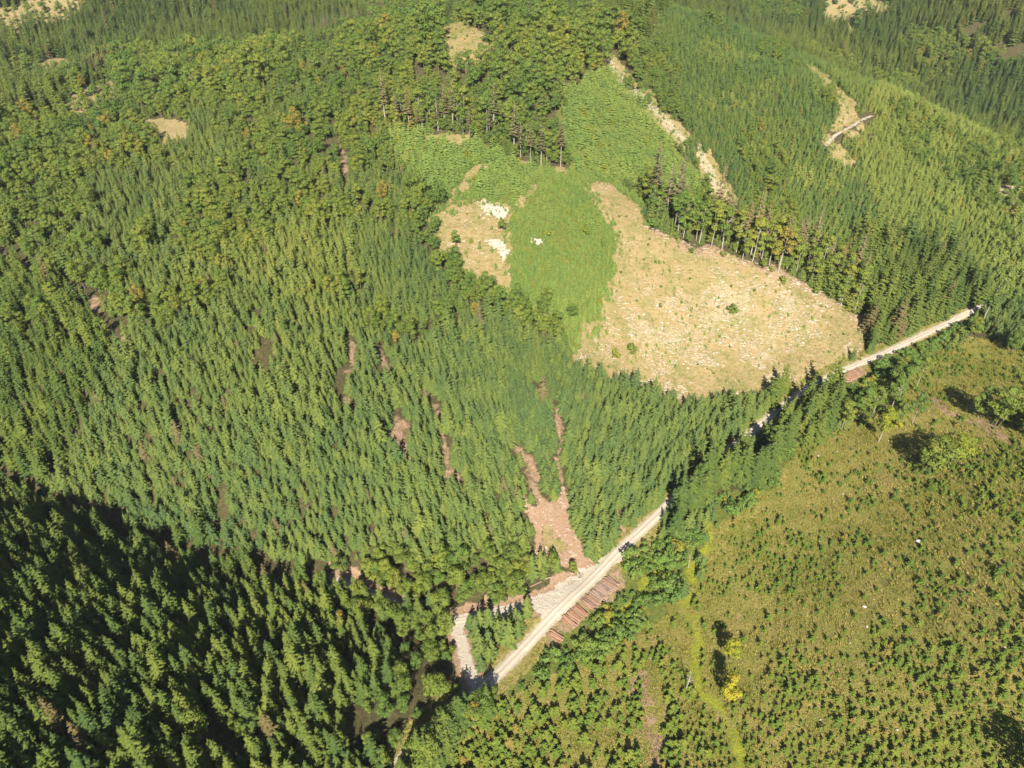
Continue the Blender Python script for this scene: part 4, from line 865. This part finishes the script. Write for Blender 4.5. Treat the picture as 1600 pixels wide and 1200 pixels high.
for i, q in enumerate(in_area('slash', 170, 8)): stone(q[0], q[1], rs.uniform(.4, 1.2), 'pale stone among bleached branches in the stony clearing', 'stones in the stony clearing', i)
q = in_area('plantation', 160, 9); u, v, d = frame_pos(q[:, 0], q[:, 1], ground_z(q[:, 0], q[:, 1])); q = q[(np.abs(u) < 1) & (np.abs(v) < 1)][:55]
for i, p in enumerate(q): stone(p[0], p[1], rs.uniform(.25, .7), 'small pale stone between the plantation saplings', 'stones between the saplings', i)
def stick_mesh(seed, L):
    rs = np.random.RandomState(seed); mb = MB(); p = np.array([[-L / 2, 0, .1], [0, rs.uniform(-.2, .2), .16], [L / 2, 0, .08]]); mb.tube(p, [.11, .10, .05], 5, rs.rand())
    for i in range(3):
        b_ = p[1] + np.array([rs.uniform(-.3, .5) * L * .5, 0, 0]); mb.tube([b_, b_ + np.array([rs.uniform(.1, .5), rs.choice([-1, 1]) * rs.uniform(.3, .7), rs.uniform(0, .25)])], [.06, .025], 4, rs.rand())
    return mb.mesh('slash', M['slash'])
def points(qs, smin, smax, nv, seed):
    rs = np.random.RandomState(seed); n_ = len(qs); return np.c_[qs, rs.uniform(smin, smax, n_), rs.randint(0, nv, n_), rs.rand(n_) * 6.28, np.ones(n_)]
STK = [stick_mesh(i, (.9, 1.5, .7, 1.9)[i]) for i in range(4)]
q = in_area('clearing', 15000, 12); q = q[fbm(q[:, 0], q[:, 1], 9, 81) + .35 * (fbm(q[:, 0], q[:, 1], 2.5, 83) - .5) + .2 * inside(AREAS['slash'], *warped(q[:, 0], q[:, 1], 9, 10)) > .68]
q = np.r_[q, in_area('clearing', 700, 13), in_area('left_clearing', 260, 14), in_area('red_soil', 160, 15)]
ll = np.array([p + rs.uniform(-3, 3, 2) for p in refine(LINES['strip_mid'], .35)] + [p + rs.uniform(-2.5, 2.5, 2) for p in refine(LINES['soil_edge'], .5)]); q = np.r_[q, ll]
scatter_object('slash_debris', 'bleached branches and chips strewn over the cut clearings', 'debris', points(q, .55, 1.15, 4, 16), STK)
# ---------------------------------------------------------------- grass tussocks
def tuft(seed, n_, r, h, mat):
    rs = np.random.RandomState(seed); mb = MB(); a = rs.rand(n_) * 6.28; rr = r * np.sqrt(rs.rand(n_)); b0 = np.c_[np.cos(a) * rr, np.sin(a) * rr, np.zeros(n_)]
    out = np.c_[np.cos(a), np.sin(a), np.zeros(n_)] * (r * rs.uniform(.2, .8, n_))[:, None] + np.c_[rs.normal(0, .1, (n_, 2)), h * rs.uniform(.6, 1.2, n_)]
    t = rs.rand(n_) * 6.28; sd_ = np.c_[np.cos(t), np.sin(t), np.zeros(n_)]
    mb.quads(quad_rows(b0, b0 + out, np.full(n_, .09), np.full(n_, .03), sd_), rs.rand(n_)); return mb.mesh('tuft', M[mat])
TUF = [tuft(i, 26, .55, .38, 'tussock') for i in range(3)] + [tuft(10 + i, 26, .6, .42, 'green_tussock') for i in range(2)]
x, y = scatter(-20, 350, 10, 300, 1.15, 90); z = ground_z(x, y); ok = in_reach(x, y, z, .22) & (PF(x, y) > .5) & (RS.rand(len(x)) < .8) & (LF(x, y) < .4); q = np.c_[x, y][ok]
X = points(q, .6, 1.3, 3, 92); g_ = fbm(X[:, 0], X[:, 1], 18, 95) + .35 * (RS.rand(len(X)) - .5) > .54; X[g_, 3] = 3 + RS.randint(0, 2, g_.sum())
scatter_object('meadow_grass', 'tufted yellow grass over the replanted hillside', 'grass', X, TUF)
TF = lut(TAN); x, y = scatter(-40, 190, 190, 440, 1.3, 93); ok = (TF(x, y) > .6) & (RS.rand(len(x)) < .6); X = points(np.c_[x, y][ok], .5, 1.1, 3, 94)
scatter_object('dry_grass', 'dry tan grass tufts in the clearings', 'grass', X, TUF[:3])
x, y = scatter(-40, 260, 50, 300, .95, 96); ok = (lut(np.maximum(VERGE * (DIST['road'] > 2.6), LUSH * .5))(x, y) > .5) & in_reach(x, y, ground_z(x, y), .06); X = points(np.c_[x, y][ok], .5, 1.1, 2, 97); X[:, 3] += 3
scatter_object('verge_grass', 'green grass along the road verge and the grassy path', 'grass', X, TUF)
# ---------------------------------------------------------------- air
def haze():
    bm = bmesh.new(); bmesh.ops.create_cube(bm, size=1); lo = float(GZ.min()) - 1; hi = max(float(GZ.max()) + 30, H_CAM + 8)
    for v in bm.verts: v.co = (v.co.x * 10500, v.co.y * 8500 + 1900, lo if v.co.z < 0 else hi)
    me = bpy.data.meshes.new('haze'); bm.to_mesh(me); bm.free(); m = bpy.data.materials.new('thin_air'); m.use_nodes = True; n = m.node_tree.nodes; n.remove(n['Principled BSDF'])
    pv = n.new('ShaderNodeVolumePrincipled'); pv.inputs['Color'].default_value = (.80, .88, .96, 1); pv.inputs['Density'].default_value = HAZE; pv.inputs['Anisotropy'].default_value = 0
    m.node_tree.links.new(pv.outputs[0], n['Material Output'].inputs['Volume']); me.materials.append(m); o = mesh_obj('haze', me); tag(o, 'thin summer haze over the hills', 'haze', None, 'stuff')
HAZE = .000045
haze()
